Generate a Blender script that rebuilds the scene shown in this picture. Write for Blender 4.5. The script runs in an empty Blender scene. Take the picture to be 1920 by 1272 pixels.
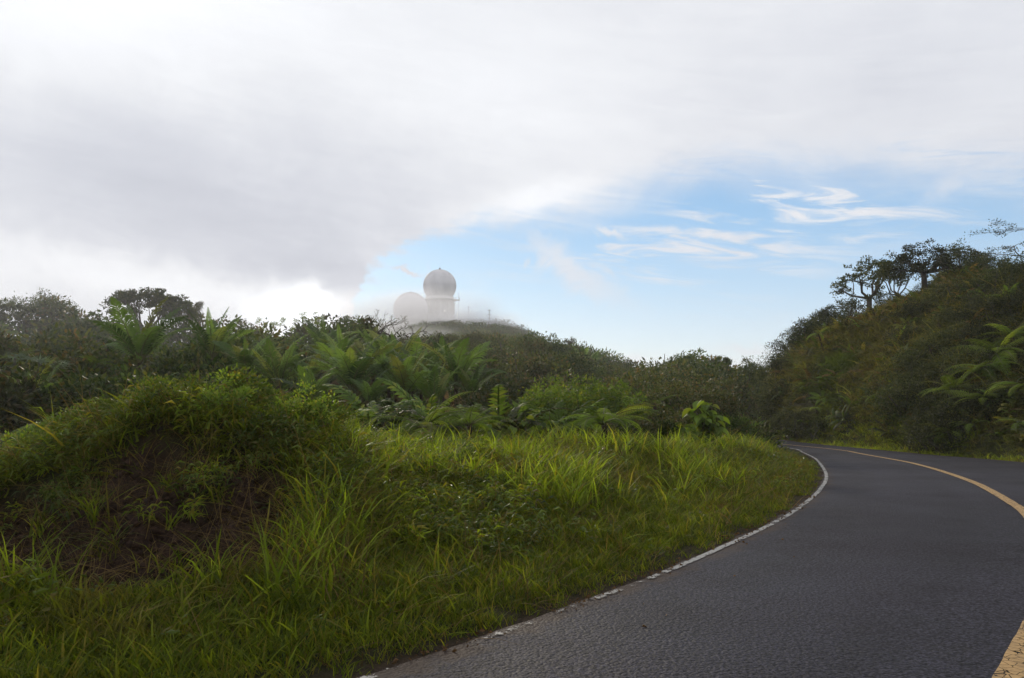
import bpy, math, random
import numpy as np
from math import radians as RAD, pi as PI

# ------------------------------------------------------------------ camera, sky, sun, exposure
scene = bpy.context.scene
F, HOR, CAM_H = 1507.0, 755.0, 1.6            # focal length and horizon row in photo pixels, eye height
PITCH = math.atan((HOR - 636.0) / F)
cam_data = bpy.data.cameras.new('camera')
cam_data.sensor_width = 36.0
cam_data.lens = 36.0 * F / 1920.0
cam_data.clip_start, cam_data.clip_end = 0.1, 20000.0
cam = bpy.data.objects.new('camera', cam_data)
scene.collection.objects.link(cam)
cam.location = (0, 0, CAM_H)
cam.rotation_euler = (PI / 2 + PITCH, 0, 0)
scene.camera = cam

SUN_AZ, SUN_EL = RAD(-17.0), RAD(17.0)         # azimuth from +Y towards +X
SUN_STRENGTH, SUN_ANGLE = 3.0, 10.0
SKY_STRENGTH = 0.10
EXPOSURE = 0.0
HAZE = 0.00038
MIST = 0.045

sun_data = bpy.data.lights.new('sun', 'SUN')
sun_data.energy, sun_data.angle, sun_data.color = SUN_STRENGTH, RAD(SUN_ANGLE), (1.0, 0.88, 0.70)
sun = bpy.data.objects.new('sun', sun_data)
scene.collection.objects.link(sun)
sun.rotation_euler = (PI / 2 - SUN_EL, 0, PI - SUN_AZ)
# direction light travels = -Z local; want it to come from azimuth SUN_AZ

scene.view_settings.view_transform = 'Standard'
scene.view_settings.look = 'None'
scene.view_settings.exposure = EXPOSURE
scene.view_settings.gamma = 1.0
scene.view_settings.use_curve_mapping = False
scene.cycles.max_bounces = 8
scene.cycles.diffuse_bounces = 3
scene.cycles.glossy_bounces = 2
scene.cycles.transmission_bounces = 4
scene.cycles.transparent_max_bounces = 8
scene.cycles.volume_bounces = 1
scene.cycles.volume_max_steps = 64
scene.cycles.use_denoising = True


class NT:
    """small helper round a node tree"""
    def __init__(self, tree):
        self.t = tree
        tree.nodes.clear()

    def n(self, kind, **kw):
        nd = self.t.nodes.new(kind)
        for k, v in kw.items():
            if k.startswith('i_'):
                nd.inputs[k[2:].replace('_', ' ')].default_value = v
            else:
                setattr(nd, k, v)
        return nd

    def put(self, sock, v):
        if isinstance(v, bpy.types.NodeSocket):
            self.t.links.new(v, sock)
        elif isinstance(v, (tuple, list)) and len(v) == 3 and sock.type == 'RGBA':
            sock.default_value = (*v, 1)
        else:
            sock.default_value = v

    def math(self, op, a, b=0.0, c=0.0, clamp=False):
        nd = self.t.nodes.new('ShaderNodeMath')
        nd.operation = op
        nd.use_clamp = clamp
        for i, v in enumerate((a, b, c)):
            self.put(nd.inputs[i], v)
        return nd.outputs[0]

    def step(self, v, lo, hi):
        nd = self.t.nodes.new('ShaderNodeMapRange')
        nd.interpolation_type = 'SMOOTHSTEP'
        self.put(nd.inputs['Value'], v)
        self.put(nd.inputs['From Min'], lo)
        self.put(nd.inputs['From Max'], hi)
        return nd.outputs[0]

    def mix(self, f, a, b, blend='MIX'):
        nd = self.t.nodes.new('ShaderNodeMix')
        nd.data_type = 'RGBA'
        nd.blend_type = blend
        self.put(nd.inputs[0], f)
        self.put(nd.inputs[6], a)
        self.put(nd.inputs[7], b)
        return nd.outputs[2]

    def noise(self, vec, scale, detail=4, rough=0.5, dist=0.0):
        nd = self.t.nodes.new('ShaderNodeTexNoise')
        if vec is not None:
            self.t.links.new(vec, nd.inputs['Vector'])
        nd.inputs['Scale'].default_value = scale
        nd.inputs['Detail'].default_value = detail
        nd.inputs['Roughness'].default_value = rough
        nd.inputs['Distortion'].default_value = dist
        return nd.outputs['Fac']

    def comb(self, x, y, z):
        nd = self.t.nodes.new('ShaderNodeCombineXYZ')
        for i, v in enumerate((x, y, z)):
            self.put(nd.inputs[i], v)
        return nd.outputs[0]

    def ramp(self, v, stops, interp='LINEAR'):
        nd = self.t.nodes.new('ShaderNodeValToRGB')
        cr = nd.color_ramp
        cr.interpolation = interp
        while len(cr.elements) < len(stops):
            cr.elements.new(0.5)
        for e, (p, c) in zip(cr.elements, stops):
            e.position = p
            e.color = (*c, 1)
        self.put(nd.inputs[0], v)
        return nd.outputs[0]


def build_world():
    w = bpy.data.worlds.new('World')
    scene.world = w
    w.use_nodes = True
    N = NT(w.node_tree)
    out = N.n('ShaderNodeOutputWorld')
    bg = N.n('ShaderNodeBackground')
    bg.inputs['Strength'].default_value = SKY_STRENGTH
    N.t.links.new(bg.outputs[0], out.inputs[0])
    sky = N.n('ShaderNodeTexSky', sky_type='NISHITA', sun_disc=False)
    sky.sun_elevation, sky.sun_rotation = SUN_EL, SUN_AZ
    sky.altitude, sky.air_density, sky.dust_density, sky.ozone_density = 1000, 1.0, 0.6, 1.2
    tc = N.n('ShaderNodeTexCoord')
    sep = N.n('ShaderNodeSeparateXYZ')
    N.t.links.new(tc.outputs['Generated'], sep.inputs[0])
    x, y, z = sep.outputs
    deg = 180 / PI
    az = N.math('MULTIPLY', N.math('ARCTAN2', x, y), deg)
    el = N.math('MULTIPLY', N.math('ARCSINE', z), deg)
    sub, add, mul, dv = (lambda a, b: N.math('SUBTRACT', a, b)), (lambda a, b: N.math('ADD', a, b)), (lambda a, b: N.math('MULTIPLY', a, b)), (lambda a, b: N.math('DIVIDE', a, b))
    # cloud coordinates: seamless, from the direction itself; stretched towards the horizon
    zz = add(N.math('ABSOLUTE', z), 0.16)
    plane = N.comb(dv(x, zz), dv(y, zz), mul(z, 0.6))
    dirv = tc.outputs['Generated']
    n_big = N.noise(dirv, 1.9, 5, 0.5, 0.4)
    n_mid = N.noise(dirv, 6.5, 6, 0.55, 0.35)
    n_fine = N.noise(dirv, 24, 6, 0.62, 0.5)
    n_plane = N.noise(plane, 2.2, 8, 0.62, 0.6)
    n_wisp = N.noise(N.comb(mul(x, 3.2), mul(y, 1.5), add(mul(z, 22), mul(x, 3.0))), 2.6, 8, 0.6, 0.8)
    warp = add(mul(sub(n_mid, 0.5), 9.0), mul(sub(n_fine, 0.5), 6.0))
    azw = add(az, mul(warp, 0.62))
    elw = add(el, mul(warp, 0.38))

    def gauss(ac, ec, sa, se, rot=0.0):
        a = sub(azw, ac)
        e = sub(elw, ec)
        c_, s_ = math.cos(RAD(rot)), math.sin(RAD(rot))
        a2 = add(mul(a, c_), mul(e, s_))
        e2 = sub(mul(e, c_), mul(a, s_))
        q = add(N.math('POWER', N.math('ABSOLUTE', dv(a2, sa)), 2.0), N.math('POWER', N.math('ABSOLUTE', dv(e2, se)), 2.0))
        return N.math('EXPONENT', mul(q, -1.0))

    # lower edge of the cloud deck: elevation as a function of azimuth
    fc = N.t.nodes.new('ShaderNodeFloatCurve')
    pts = [(-180, 2), (-60, -6), (-34, -8), (-20, -6), (-13.4, -3), (-10.6, 7.2), (-7.8, 10.6), (-5, 11.6), (0, 12.0), (3.5, 12.6),
           (6.5, 13.4), (10, 14.4), (14, 15.2), (20, 15.0), (26, 13.8), (34, 12.4), (48, 9), (75, 5), (180, 2)]
    m = fc.mapping
    m.extend = 'HORIZONTAL'
    cv = m.curves[0]
    pp = [((a + 180) / 360, (e + 20) / 60) for a, e in pts]
    cv.points[0].location = pp[0]
    cv.points[1].location = pp[-1]
    for p in pp[1:-1]:
        cv.points.new(*p)
    for p in cv.points:
        p.handle_type = 'VECTOR'
    m.update()
    N.put(fc.inputs['Value'], N.math('DIVIDE', add(azw, 180.0), 360.0, clamp=True))
    edge = sub(mul(fc.outputs[0], 60.0), 20.0)
    over = sub(add(el, add(mul(sub(n_plane, 0.5), 3.6), mul(sub(n_wisp, 0.5), 2.4))), edge)
    soft = N.step(az, -9.0, 9.0)                       # crisp edge by the sun, feathered further right
    deck = N.step(over, add(-0.5, mul(soft, -2.6)), add(1.7, mul(soft, 2.2)))
    deck = mul(deck, sub(1.0, mul(N.step(n_wisp, 0.50, 0.72), mul(mul(0.55, N.step(az, 6.0, 14.0)), N.step(el, 19.0, 14.5)))))
    # wisps in the blue window
    w1 = mul(N.step(n_wisp, 0.40, 0.68), N.math('MAXIMUM', gauss(21, 13.0, 12, 2.6, -3), mul(gauss(12, 10.6, 12, 2.8), 0.95)))
    w2 = mul(gauss(4.4, 9.8, 5.0, 1.2, -40), 0.7)
    w3 = mul(gauss(7.3, 12.2, 1.6, 0.55, -14), 0.75)
    w4 = mul(gauss(-6.6, 9.8, 1.3, 0.28, -8), 1.0)
    w5 = mul(gauss(-9.8, 9.0, 1.9, 0.5, 0), 0.45)
    w6 = mul(gauss(-2.2, 8.6, 1.6, 0.7, 10), 0.25)
    w7 = mul(gauss(1.1, 9.9, 0.35, 0.35, 0), 0.5)
    w8 = mul(gauss(20.5, 12.9, 1.7, 0.55, 0), 0.95)
    w9 = mul(gauss(31, 14.0, 5, 1.2, 6), 0.7)
    low = mul(N.step(el, 4.3, 1.7), 0.70)             # white band down at the sea horizon
    puff = mul(N.math('MAXIMUM', gauss(16.5, 3.4, 3.0, 0.55), gauss(8.5, 2.6, 3.5, 0.5)), 0.6)
    wl = deck
    for q in (w1, w2, w3, w4, w5, w6, w7, w8, w9, low, puff):
        wl = N.math('MAXIMUM', wl, q)
    thin = mul(N.step(add(mul(n_wisp, 0.6), mul(n_big, 0.4)), 0.38, 0.66), 0.24)
    wl = N.math('MAXIMUM', wl, thin)
    # cloud brightness (values are before the 0.1 world strength)
    shade = gauss(-22, 13, 17, 5.0, -8)                 # grey belly left
    shade2 = gauss(-12.5, 9.4, 6, 2.4, -6)
    shade3 = gauss(24, 21, 16, 5, 0)
    glow = gauss(-14.0, 6.6, 3.2, 1.5)
    glow2 = mul(gauss(-25, 7.6, 13, 1.5, -7), 0.75)
    white1 = gauss(0.8, 14.0, 5.5, 1.1, 12)
    corner = gauss(-28, 25, 16, 5, 10)
    topmid = gauss(2, 22, 14, 5)
    val = add(8.3, mul(sub(n_big, 0.5), 1.4))
    val = add(val, mul(sub(n_mid, 0.5), 0.9))
    val = add(val, mul(sub(n_plane, 0.5), 1.3))
    val = add(val, mul(sub(n_wisp, 0.5), 0.9))
    val = sub(val, mul(shade, 1.55))
    val = sub(val, mul(shade2, 1.1))
    val = sub(val, mul(shade3, 0.6))
    val = add(val, mul(glow, 7.0))
    val = add(val, mul(glow2, 2.4))
    val = add(val, mul(white1, 1.5))
    val = add(val, mul(corner, 1.9))
    val = add(val, mul(topmid, 0.8))
    wis = N.step(wl, 0.0, 1.0)
    tint = N.mix(N.step(val, 5.6, 9.5), (0.86, 0.90, 1.03), (0.965, 0.985, 1.03))
    cloud = N.n('ShaderNodeVectorMath', operation='SCALE')
    N.t.links.new(tint, cloud.inputs[0])
    N.put(cloud.inputs['Scale'], val)
    # clear sky: the physical sky, a little richer
    gain = N.n('ShaderNodeVectorMath', operation='MULTIPLY')
    N.t.links.new(sky.outputs[0], gain.inputs[0])
    gain.inputs[1].default_value = (0.9, 1.1, 1.2)
    flat = N.mix(0.72, gain.outputs[0], N.ramp(N.math('DIVIDE', el, 30.0, clamp=True),
                 [(0.0, (8.2, 8.6, 9.0)), (0.16, (6.5, 7.7, 9.2)), (0.26, (4.9, 6.9, 9.1)), (0.42, (3.0, 5.6, 8.7)), (0.6, (2.1, 4.6, 8.0)), (1.0, (1.3, 3.2, 6.4))]))
    col = N.mix(wis, flat, cloud.outputs[0])
    N.t.links.new(col, bg.inputs['Color'])
    w.cycles.sampling_method = 'AUTOMATIC'


build_world()

# ------------------------------------------------------------------ helpers
rng = np.random.default_rng(7)
random.seed(7)
COL = scene.collection


def ray(u, v):
    """unit-depth ray of a photo pixel: returns (x, y, z) with y = 1"""
    cx, cy = (u - 960.0) / F, (636.0 - v) / F
    c, s = math.cos(PITCH), math.sin(PITCH)
    y = c - cy * s
    z = s + cy * c
    return np.array([cx / y, 1.0, z / y])


def at(u, v, dist):
    r = ray(u, v) * dist
    return np.array([r[0], r[1], r[2] + CAM_H])


def tag(o, label=None, cat=None, group=None, kind=None):
    for k, val in (('label', label), ('category', cat), ('group', group), ('kind', kind)):
        if val:
            o[k] = val
    return o


def link(o, parent=None):
    COL.objects.link(o)
    if parent is not None:
        o.parent = parent
    return o


def empty(name, loc, rz=0.0, scale=1.0):
    o = bpy.data.objects.new(name, None)
    o.empty_display_size = 0.3
    o.location = loc
    o.rotation_euler = (0, 0, rz)
    o.scale = (scale,) * 3
    return link(o)


class MB:
    """collects polygons and turns them into one mesh"""
    def __init__(self):
        self.v, self.f, self.n, self.m = [], [], 0, []

    def add(self, verts, faces, mat=0):
        verts = np.asarray(verts, float).reshape(-1, 3)
        self.v.append(verts)
        for f in faces:
            self.f.append(tuple(int(i) + self.n for i in f))
        self.m += [mat] * len(faces)
        self.n += len(verts)

    def add_many(self, verts, faces, mat=0):
        """verts (k, m, 3): k copies of a small m-vertex piece with the same faces"""
        k, m, _ = verts.shape
        self.v.append(verts.reshape(-1, 3))
        base = self.n + np.arange(k) * m
        for f in faces:
            arr = base[:, None] + np.array(f)[None]
            self.f += [tuple(r) for r in arr.tolist()]
            self.m += [mat] * k
        self.n += k * m

    def tube(self, pts, radii, sides=6, mat=0, cap=True):
        pts = np.asarray(pts, float)
        n = len(pts)
        radii = np.broadcast_to(radii, n)
        tang = np.gradient(pts, axis=0)
        tang /= np.linalg.norm(tang, axis=1)[:, None] + 1e-9
        ref = np.array([0, 0, 1.0]) if abs(tang[0][2]) < 0.9 else np.array([1.0, 0, 0])
        vs = []
        for i in range(n):
            a = np.cross(tang[i], ref)
            a /= np.linalg.norm(a) + 1e-9
            b = np.cross(tang[i], a)
            ref = -np.cross(tang[i], a) if False else ref
            ang = np.linspace(0, 2 * PI, sides, endpoint=False)
            vs.append(pts[i] + radii[i] * (np.cos(ang)[:, None] * a + np.sin(ang)[:, None] * b))
        vs = np.concatenate(vs)
        fs = []
        for i in range(n - 1):
            for j in range(sides):
                k = (j + 1) % sides
                fs.append((i * sides + j, i * sides + k, (i + 1) * sides + k, (i + 1) * sides + j))
        if cap:
            fs.append(tuple(range(sides - 1, -1, -1)))
            fs.append(tuple(range((n - 1) * sides, n * sides)))
        self.add(vs, fs, mat)

    def lathe(self, profile, seg=32, mat=0, centre=(0, 0)):
        pr = np.asarray(profile, float)
        ang = np.linspace(0, 2 * PI, seg, endpoint=False)
        vs = np.concatenate([np.stack([centre[0] + r * np.cos(ang), centre[1] + r * np.sin(ang), np.full(seg, z)], 1) for r, z in pr])
        fs = []
        for i in range(len(pr) - 1):
            for j in range(seg):
                k = (j + 1) % seg
                fs.append((i * seg + j, i * seg + k, (i + 1) * seg + k, (i + 1) * seg + j))
        self.add(vs, fs, mat)

    def box(self, c, s, rz=0.0, mat=0):
        c, s = np.asarray(c, float), np.asarray(s, float) / 2
        v = np.array([[x, y, z] for x in (-1, 1) for y in (-1, 1) for z in (-1, 1)], float) * s
        cr, sr = math.cos(rz), math.sin(rz)
        v = np.stack([v[:, 0] * cr - v[:, 1] * sr, v[:, 0] * sr + v[:, 1] * cr, v[:, 2]], 1) + c
        self.add(v, [(0, 1, 3, 2), (4, 6, 7, 5), (0, 4, 5, 1), (2, 3, 7, 6), (0, 2, 6, 4), (1, 5, 7, 3)], mat)

    def mesh(self, name, mats, smooth=False):
        me = bpy.data.meshes.new(name)
        v = np.concatenate(self.v) if self.v else np.zeros((0, 3))
        me.from_pydata(v.tolist(), [], self.f)
        for m in (mats if isinstance(mats, (list, tuple)) else [mats]):
            me.materials.append(m)
        if len(set(self.m)) > 1:
            me.polygons.foreach_set('material_index', self.m)
        if smooth:
            me.polygons.foreach_set('use_smooth', [True] * len(me.polygons))
        me.update()
        return me

    def build(self, name, mats, parent=None, smooth=False):
        return link(bpy.data.objects.new(name, self.mesh(name, mats, smooth)), parent)


def put(name, mesh, parent=None, loc=(0, 0, 0), rot=(0, 0, 0), scale=1.0):
    o = bpy.data.objects.new(name, mesh)
    o.location, o.rotation_euler = loc, rot
    o.scale = (scale,) * 3 if not isinstance(scale, tuple) else scale
    return link(o, parent)


# value noise
_perm = np.random.default_rng(3).random((256, 256))


def vnoise(x, y):
    xi, yi = np.floor(x).astype(int), np.floor(y).astype(int)
    fx, fy = x - xi, y - yi
    fx, fy = fx * fx * (3 - 2 * fx), fy * fy * (3 - 2 * fy)
    g = lambda a, b: _perm[a & 255, b & 255]
    return (g(xi, yi) * (1 - fx) + g(xi + 1, yi) * fx) * (1 - fy) + (g(xi, yi + 1) * (1 - fx) + g(xi + 1, yi + 1) * fx) * fy


def fbm(x, y, s=1.0, o=4):
    x, y = np.asarray(x, float) * s, np.asarray(y, float) * s
    t, a, n = 0, 0.5, 0
    for i in range(o):
        t = t + a * vnoise(x + 17.3 * i, y - 9.1 * i)
        n += a
        a *= 0.5
        x, y = x * 2.03, y * 2.03
    return t / n - 0.5


def sstep(x, a, b):
    t = np.clip((np.asarray(x, float) - a) / (b - a), 0, 1)
    return t * t * (3 - 2 * t)


# ------------------------------------------------------------------ road curves
def road_z(y):
    """the road dips gently behind the bend, then comes up again"""
    y = np.asarray(y, float)
    return -0.36 * sstep(y, 12, 33) + 0.26 * sstep(y, 40, 52)


def on_road(u, v):
    r = ray(u, v)
    d = 10.0
    for _ in range(60):
        d = d * 0.5 + 0.5 * (float(road_z(d)) - CAM_H) / r[2]
    return (r[0] * d, d)


def spline(pts, n=14):
    p = np.array(pts, float)
    p = np.vstack([2 * p[0] - p[1], p, 2 * p[-1] - p[-2]])
    out = []
    for i in range(1, len(p) - 2):
        t = np.linspace(0, 1, n, endpoint=False)[:, None]
        out.append(0.5 * ((2 * p[i]) + (-p[i - 1] + p[i + 1]) * t + (2 * p[i - 1] - 5 * p[i] + 4 * p[i + 1] - p[i + 2]) * t ** 2
                          + (-p[i - 1] + 3 * p[i] - 3 * p[i + 1] + p[i + 2]) * t ** 3))
    out.append(p[-2][None])
    return np.concatenate(out)


L_PX = [(650, 1276), (920, 1187), (1240, 1070), (1430, 986), (1490, 952), (1527, 922), (1543, 897), (1538, 878), (1524, 861), (1502, 850)]
Y_PX = [(1866, 1280), (1918, 1182)]
Y_PX2 = [(1920, 976), (1870, 937), (1800, 901), (1700, 870), (1610, 853)]
LEFT = spline([(-22, -20), (-11.5, -8), (-4.9, 0)] + [on_road(*p) for p in L_PX] + [(11.7, 34), (11.2, 38), (10.4, 43), (10.2, 49), (10.6, 55), (13.5, 61), (19, 68), (35, 79), (80, 98)])
YEL = spline([(-19.0, -22), (-8.8, -10.5), (-0.9, 0)] + [on_road(*p) for p in Y_PX + [(1968, 1075)] + Y_PX2] + [(13.2, 33), (12.4, 37.5), (11.7, 43), (11.8, 49), (13.2, 55), (16, 60.5), (21.5, 66.5), (37, 76.5), (82, 95)])
RIGHT = spline([(-16, -24), (-6.1, -13), (2.2, -1.2), (5.9, 3.6), (9.0, 8.5), (12.3, 14), (14.5, 19.5), (15.8, 24.8), (15.9, 29), (15.2, 33.5), (14.5, 38), (14.1, 43), (14.3, 48.5), (15.8, 54), (18.5, 59), (24, 65), (39, 74), (84, 92)])


def signed(poly, X, Y):
    """signed distance to a polyline that runs away from the camera: positive to its right"""
    X, Y = np.asarray(X, float).ravel(), np.asarray(Y, float).ravel()
    best = np.full(X.shape, 1e9)
    sgn = np.ones(X.shape)
    a, b = poly[:-1], poly[1:]
    d = b - a
    L2 = (d ** 2).sum(1) + 1e-12
    for i in range(len(a)):
        px, py = X - a[i, 0], Y - a[i, 1]
        t = np.clip((px * d[i, 0] + py * d[i, 1]) / L2[i], 0, 1)
        ex, ey = px - t * d[i, 0], py - t * d[i, 1]
        q = ex * ex + ey * ey
        m = q < best
        best[m] = q[m]
        sgn[m] = np.sign(px * d[i, 1] - py * d[i, 0])[m]
    return np.sqrt(best) * sgn


LEFT_C, RIGHT_C = LEFT[::5], RIGHT[::5]

# ------------------------------------------------------------------ terrain
TU = np.array([-900, -300, 0, 200, 430, 640, 740, 830, 920, 1000, 1080, 1160, 1250, 1330, 1400, 1500, 1700, 2800], float)
TZ = np.array([3.5, 5.5, 6.8, 7.7, 9.0, 12, 16, 20, 28, 40, 55, 75, 100, 150, 200, 280, 380, 440, 520, 800, 1600], float)
TH = np.array([
    # -900  -300    0    200   430   640   740   830   920   1000  1080  1160  1250  1330  1400  1500 1700 2800
    [.10,  .08,  .05,  .03,  .02,  .0,   .0,   .0,   .0,   .0,   .0,   .0,   .0,   .0,   .0,   .0,   .0,  .0],   # 3.5
    [.30,  .25,  .20,  .15,  .12,  .08,  .04,  .0,   .0,   .0,   .0,   .0,   .0,   .0,   .0,   .0,   .0,  .0],   # 5.5
    [.5,   .42,  .32,  .30,  .30,  .25,  .18,  .10,  .05,  .0,   .0,   .0,   .0,   .0,   .0,   .0,   .0,  .0],   # 6.8
    [.6,   .55,  .50,  .85,  .90,  .46,  .34,  .22,  .14,  .10,  .05,  .0,   .0,   .0,   .0,   .0,   .0,  .0],   # 7.7
    [.72,  .64,  .56,  1.06, 1.36, .86, .50,  .38,  .34,  .26,  .18,  .1,   .05,  .0,   .0,   .0,   .0,  .0],   # 9
    [.8,   .7,   .6,   .9,   1.15,  .92, .74,  .62,  .60,  .52,  .42,  .32,  .22,  .15,  .10,  .0,   .0,  .0],   # 12
    [0,    -.1,  -.2,  0,    .2,   .35,  .45,  .5,   .55,  .58,  .60,  .58,  .52,  .42,  .34,  .25,  .0,  .0],   # 16
    [-.8,  -.8,  -.8,  -.8,  -.6,  -.4,  -.3,  -.2,  -.1,  .05,  .2,   .35,  .5,   .58,  .62,  .55,  .2,  .0],   # 20
    [-1.0, -1.0, -1.0, -1.0, -1.2, -1.2, -1.2, -1.0, -.8,  -.6,  -.5,  -.3,  -.2,  -.1,  -.1,  -.1,  .0,  .0],   # 28
    [.8,   .5,   .5,   .5,   .2,   -.3,  -.5,  -.6,  -.6,  -.5,  -.4,  -.3,  -.2,  -.2,  -.2,  .0,   .0,  .0],   # 40
    [3.2,  3.0,  3.0,  3.0,  2.3,  1.6,  1.3,  1.0,  .7,   .5,   .4,   .3,   .3,   .3,   .3,   .3,   .3,  .3],   # 55
    [5.0,  4.6,  4.6,  4.6,  4.2,  4.0,  4.2,  4.4,  3.9,  3.4,  2.6,  1.7,  2.2,  2.6,  2.3,  1.6,  1.0, 1.0],  # 75
    [6.0,  5.6,  5.6,  5.6,  5.4,  6.0,  6.6,  7.4,  7.4,  6.2,  5.0,  2.9,  3.0,  3.2,  2.9,  2.4,  1.0, 1.0],  # 100
    [7,    6.4,  6.4,  6.4,  6.2,  7.4,  8.0,  9.0,  10.0, 10.0, 9.0,  6.2,  2.6,  2.2,  2.0,  1.6,  1.0, 1.0],  # 150
    [8,    7,    7,    7,    8,    9,    12,   14,   14.5, 13.0, 10.2, 6.2,  1,    .5,   .5,   .5,   .5,  .5],   # 200
    [8,    7,    7,    8,    10,   15,   20,   24,   23.5, 19.5, 12.0, 4,    -3,   -4,   -4,   -4,   -4,  -4],   # 280
    [4,    4,    5,    9,    16,   27,   35,   37,   36,   28,   13.0, 0,    -12,  -14,  -14,  -14,  -14, -14],  # 380
    [0,    0,    3,    9,    18,   30,   39,   42,   39,   28,   11.0, -4,   -18,  -20,  -20,  -20,  -20, -20],  # 440
    [-8,   -8,   -4,   0,    8,    16,   25,   28,   24,   14,   0,    -12,  -26,  -28,  -28,  -28,  -28, -28],  # 520
    [-30] * 18,
    [-50] * 18], float)


def interp_table(X, Y):
    Yc = np.clip(Y, TZ[0], TZ[-1])
    u = np.clip(960 + F * X / np.maximum(Yc, 1), TU[0], TU[-1])
    lz = np.log(TZ)

    def cub(grid_x, q):
        i = np.clip(np.searchsorted(grid_x, q) - 1, 0, len(grid_x) - 2)
        return i, (q - grid_x[i]) / (grid_x[i + 1] - grid_x[i])
    iu, tu = cub(TU, u)
    iz, tz = cub(lz, np.log(Yc))

    def cr(p0, p1, p2, p3, t):
        # limited cubic: slope-limited so that the table does not overshoot
        def sl(a, b):
            return np.where(a * b > 0, 2 * a * b / (a + b + 1e-12 * np.sign(a + b + 1e-12)), 0.0)
        m1, m2 = sl(p1 - p0, p2 - p1), sl(p2 - p1, p3 - p2)
        t2, t3 = t * t, t * t * t
        return (2 * t3 - 3 * t2 + 1) * p1 + (t3 - 2 * t2 + t) * m1 + (-2 * t3 + 3 * t2) * p2 + (t3 - t2) * m2

    def row(k):
        k = np.clip(k, 0, len(TZ) - 1)
        c = lambda j: TH[k, np.clip(j, 0, len(TU) - 1)]
        return cr(c(iu - 1), c(iu), c(iu + 1), c(iu + 2), tu)
    return cr(row(iz - 1), row(iz), row(iz + 1), row(iz + 2), tz)


# right hill: height of its ridge by photo column, found so that its outline stands where the photo has it
HU = np.array([1380, 1430, 1450, 1470, 1500, 1560, 1630, 1695, 1754, 1793, 1864, 1920, 2100, 2600, 3600], float)
HY = np.array([800, 770, 662, 643, 620, 598, 582, 560, 538, 498, 500, 505, 505, 480, 480], float)
HD = np.array([52, 50, 49, 48, 48, 48, 47, 46, 45, 44, 42, 41, 38, 30, 22], float)


def hill(X, Y, dr):
    """dr: distance beyond the outer edge of the road"""
    u = 960 + F * X / np.maximum(Y, 1.0)
    u = np.where(Y < 3, 3600, u)
    yy = np.interp(u, HU, HY)
    dist = np.interp(u, HU, HD)
    top = CAM_H + (HOR - yy) / F * dist + 0.15
    t = np.clip((dr - 0.5) / np.interp(u, [1430, 1500, 1640, 1800, 1920, 2600], [2.2, 4.2, 8.5, 12.0, 14.0, 14.0]), 0, 1)
    prof = 1 - (1 - t) ** 1.55
    h = top * prof
    far = np.clip((dr - 24) / 60, 0, 1)
    return h * (1 - 0.5 * far) * (1 - sstep(Y, 56, 82))


def dirt_mask(X, Y):
    u = 960 + F * X / np.maximum(Y, 1.0)
    n = fbm(X, Y, 1.3, 5) * 1.7
    w = 1.0 * np.exp(-((u - 185) / 270.0) ** 2) * sstep(Y, 5.6, 6.5) * (1 - sstep(Y, 8.35, 8.75))
    w = np.maximum(w, 0.85 * np.exp(-((u - 0) / 200.0) ** 2) * sstep(Y, 5.5, 6.6) * (1 - sstep(Y, 7.8, 8.3)))
    w = np.maximum(w, 0.55 * np.exp(-((u - 470) / 130.0) ** 2) * sstep(Y, 6.4, 7.0) * (1 - sstep(Y, 8.1, 8.6)))
    return np.clip(sstep(w + n * 0.6, 0.26, 0.5), 0, 1)


def ground_parts(X, Y):
    shape = np.shape(X)
    X, Y = np.asarray(X, float).ravel(), np.asarray(Y, float).ravel()
    dl, dr = np.full(X.shape, -50.0), np.full(X.shape, -50.0)
    near = (Y < 85) & (np.abs(X) < 125)
    dl[near] = -signed(LEFT_C, X[near], Y[near])      # positive: beyond the left edge
    dr[near] = signed(RIGHT_C, X[near], Y[near])      # positive: beyond the right edge
    far = ~near
    dl[far] = 60.0
    dr[far] = -60.0
    return X, Y, dl, dr, shape


def ground_h(X, Y, fine=True, full=False):
    X, Y, dl, dr, shape = ground_parts(X, Y)
    base = road_z(np.clip(Y, -50, 60)) - 0.03
    left = interp_table(X, Y)
    onleft = dl > 0
    k = sstep(dl, -0.05, 3.0)
    lz = base + (left - base) * k + 0.05 * sstep(dl, 0.1, 0.5)
    rough_l = fbm(X, Y, 0.55, 4) * 0.55 * sstep(dl, 0.6, 3.0) * (0.35 + sstep(Y, 10, 40) * 1.6)
    if fine:
        dm = dirt_mask(X, Y)
        ridg = np.abs(fbm(X, Y, 3.0, 4)) * 2
        rough_l = rough_l + dm * (ridg * 0.34 - 0.42 + fbm(X, Y, 11, 3) * 0.10)
        rough_l = rough_l + fbm(X, Y, 1.8, 3) * 0.16 * sstep(dl, 0.5, 2.0)
        uu = 960 + F * X / np.maximum(Y, 1.0)
        rough_l = rough_l + fbm(X + 3, Y, 1.25, 3) * 0.62 * sstep(Y, 7.6, 8.6) * (1 - sstep(Y, 12, 15)) * (1 - sstep(uu, 560, 700))
    hz = hill(X, Y, dr)
    rz_ = base + 0.02 - 0.10 * sstep(dr, 0.0, 0.4) * (1 - sstep(dr, 0.5, 1.0)) + hz
    rz_ = rz_ + fbm(X, Y, 0.22, 5) * 2.0 * sstep(dr, 1.0, 7) + fbm(X, Y, 0.9, 4) * 0.7 * sstep(dr, 0.6, 3)
    z = np.where(dr > 0, rz_, np.where(onleft, lz + rough_l, base))
    if full:
        return z.reshape(shape), dl.reshape(shape), dr.reshape(shape)
    return z.reshape(shape)


def gz(x, y):
    return float(ground_h(np.array([x]), np.array([y]))[0])


# ------------------------------------------------------------------ materials
def new_mat(name):
    m = bpy.data.materials.new(name)
    m.use_nodes = True
    return m, NT(m.node_tree)


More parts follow.
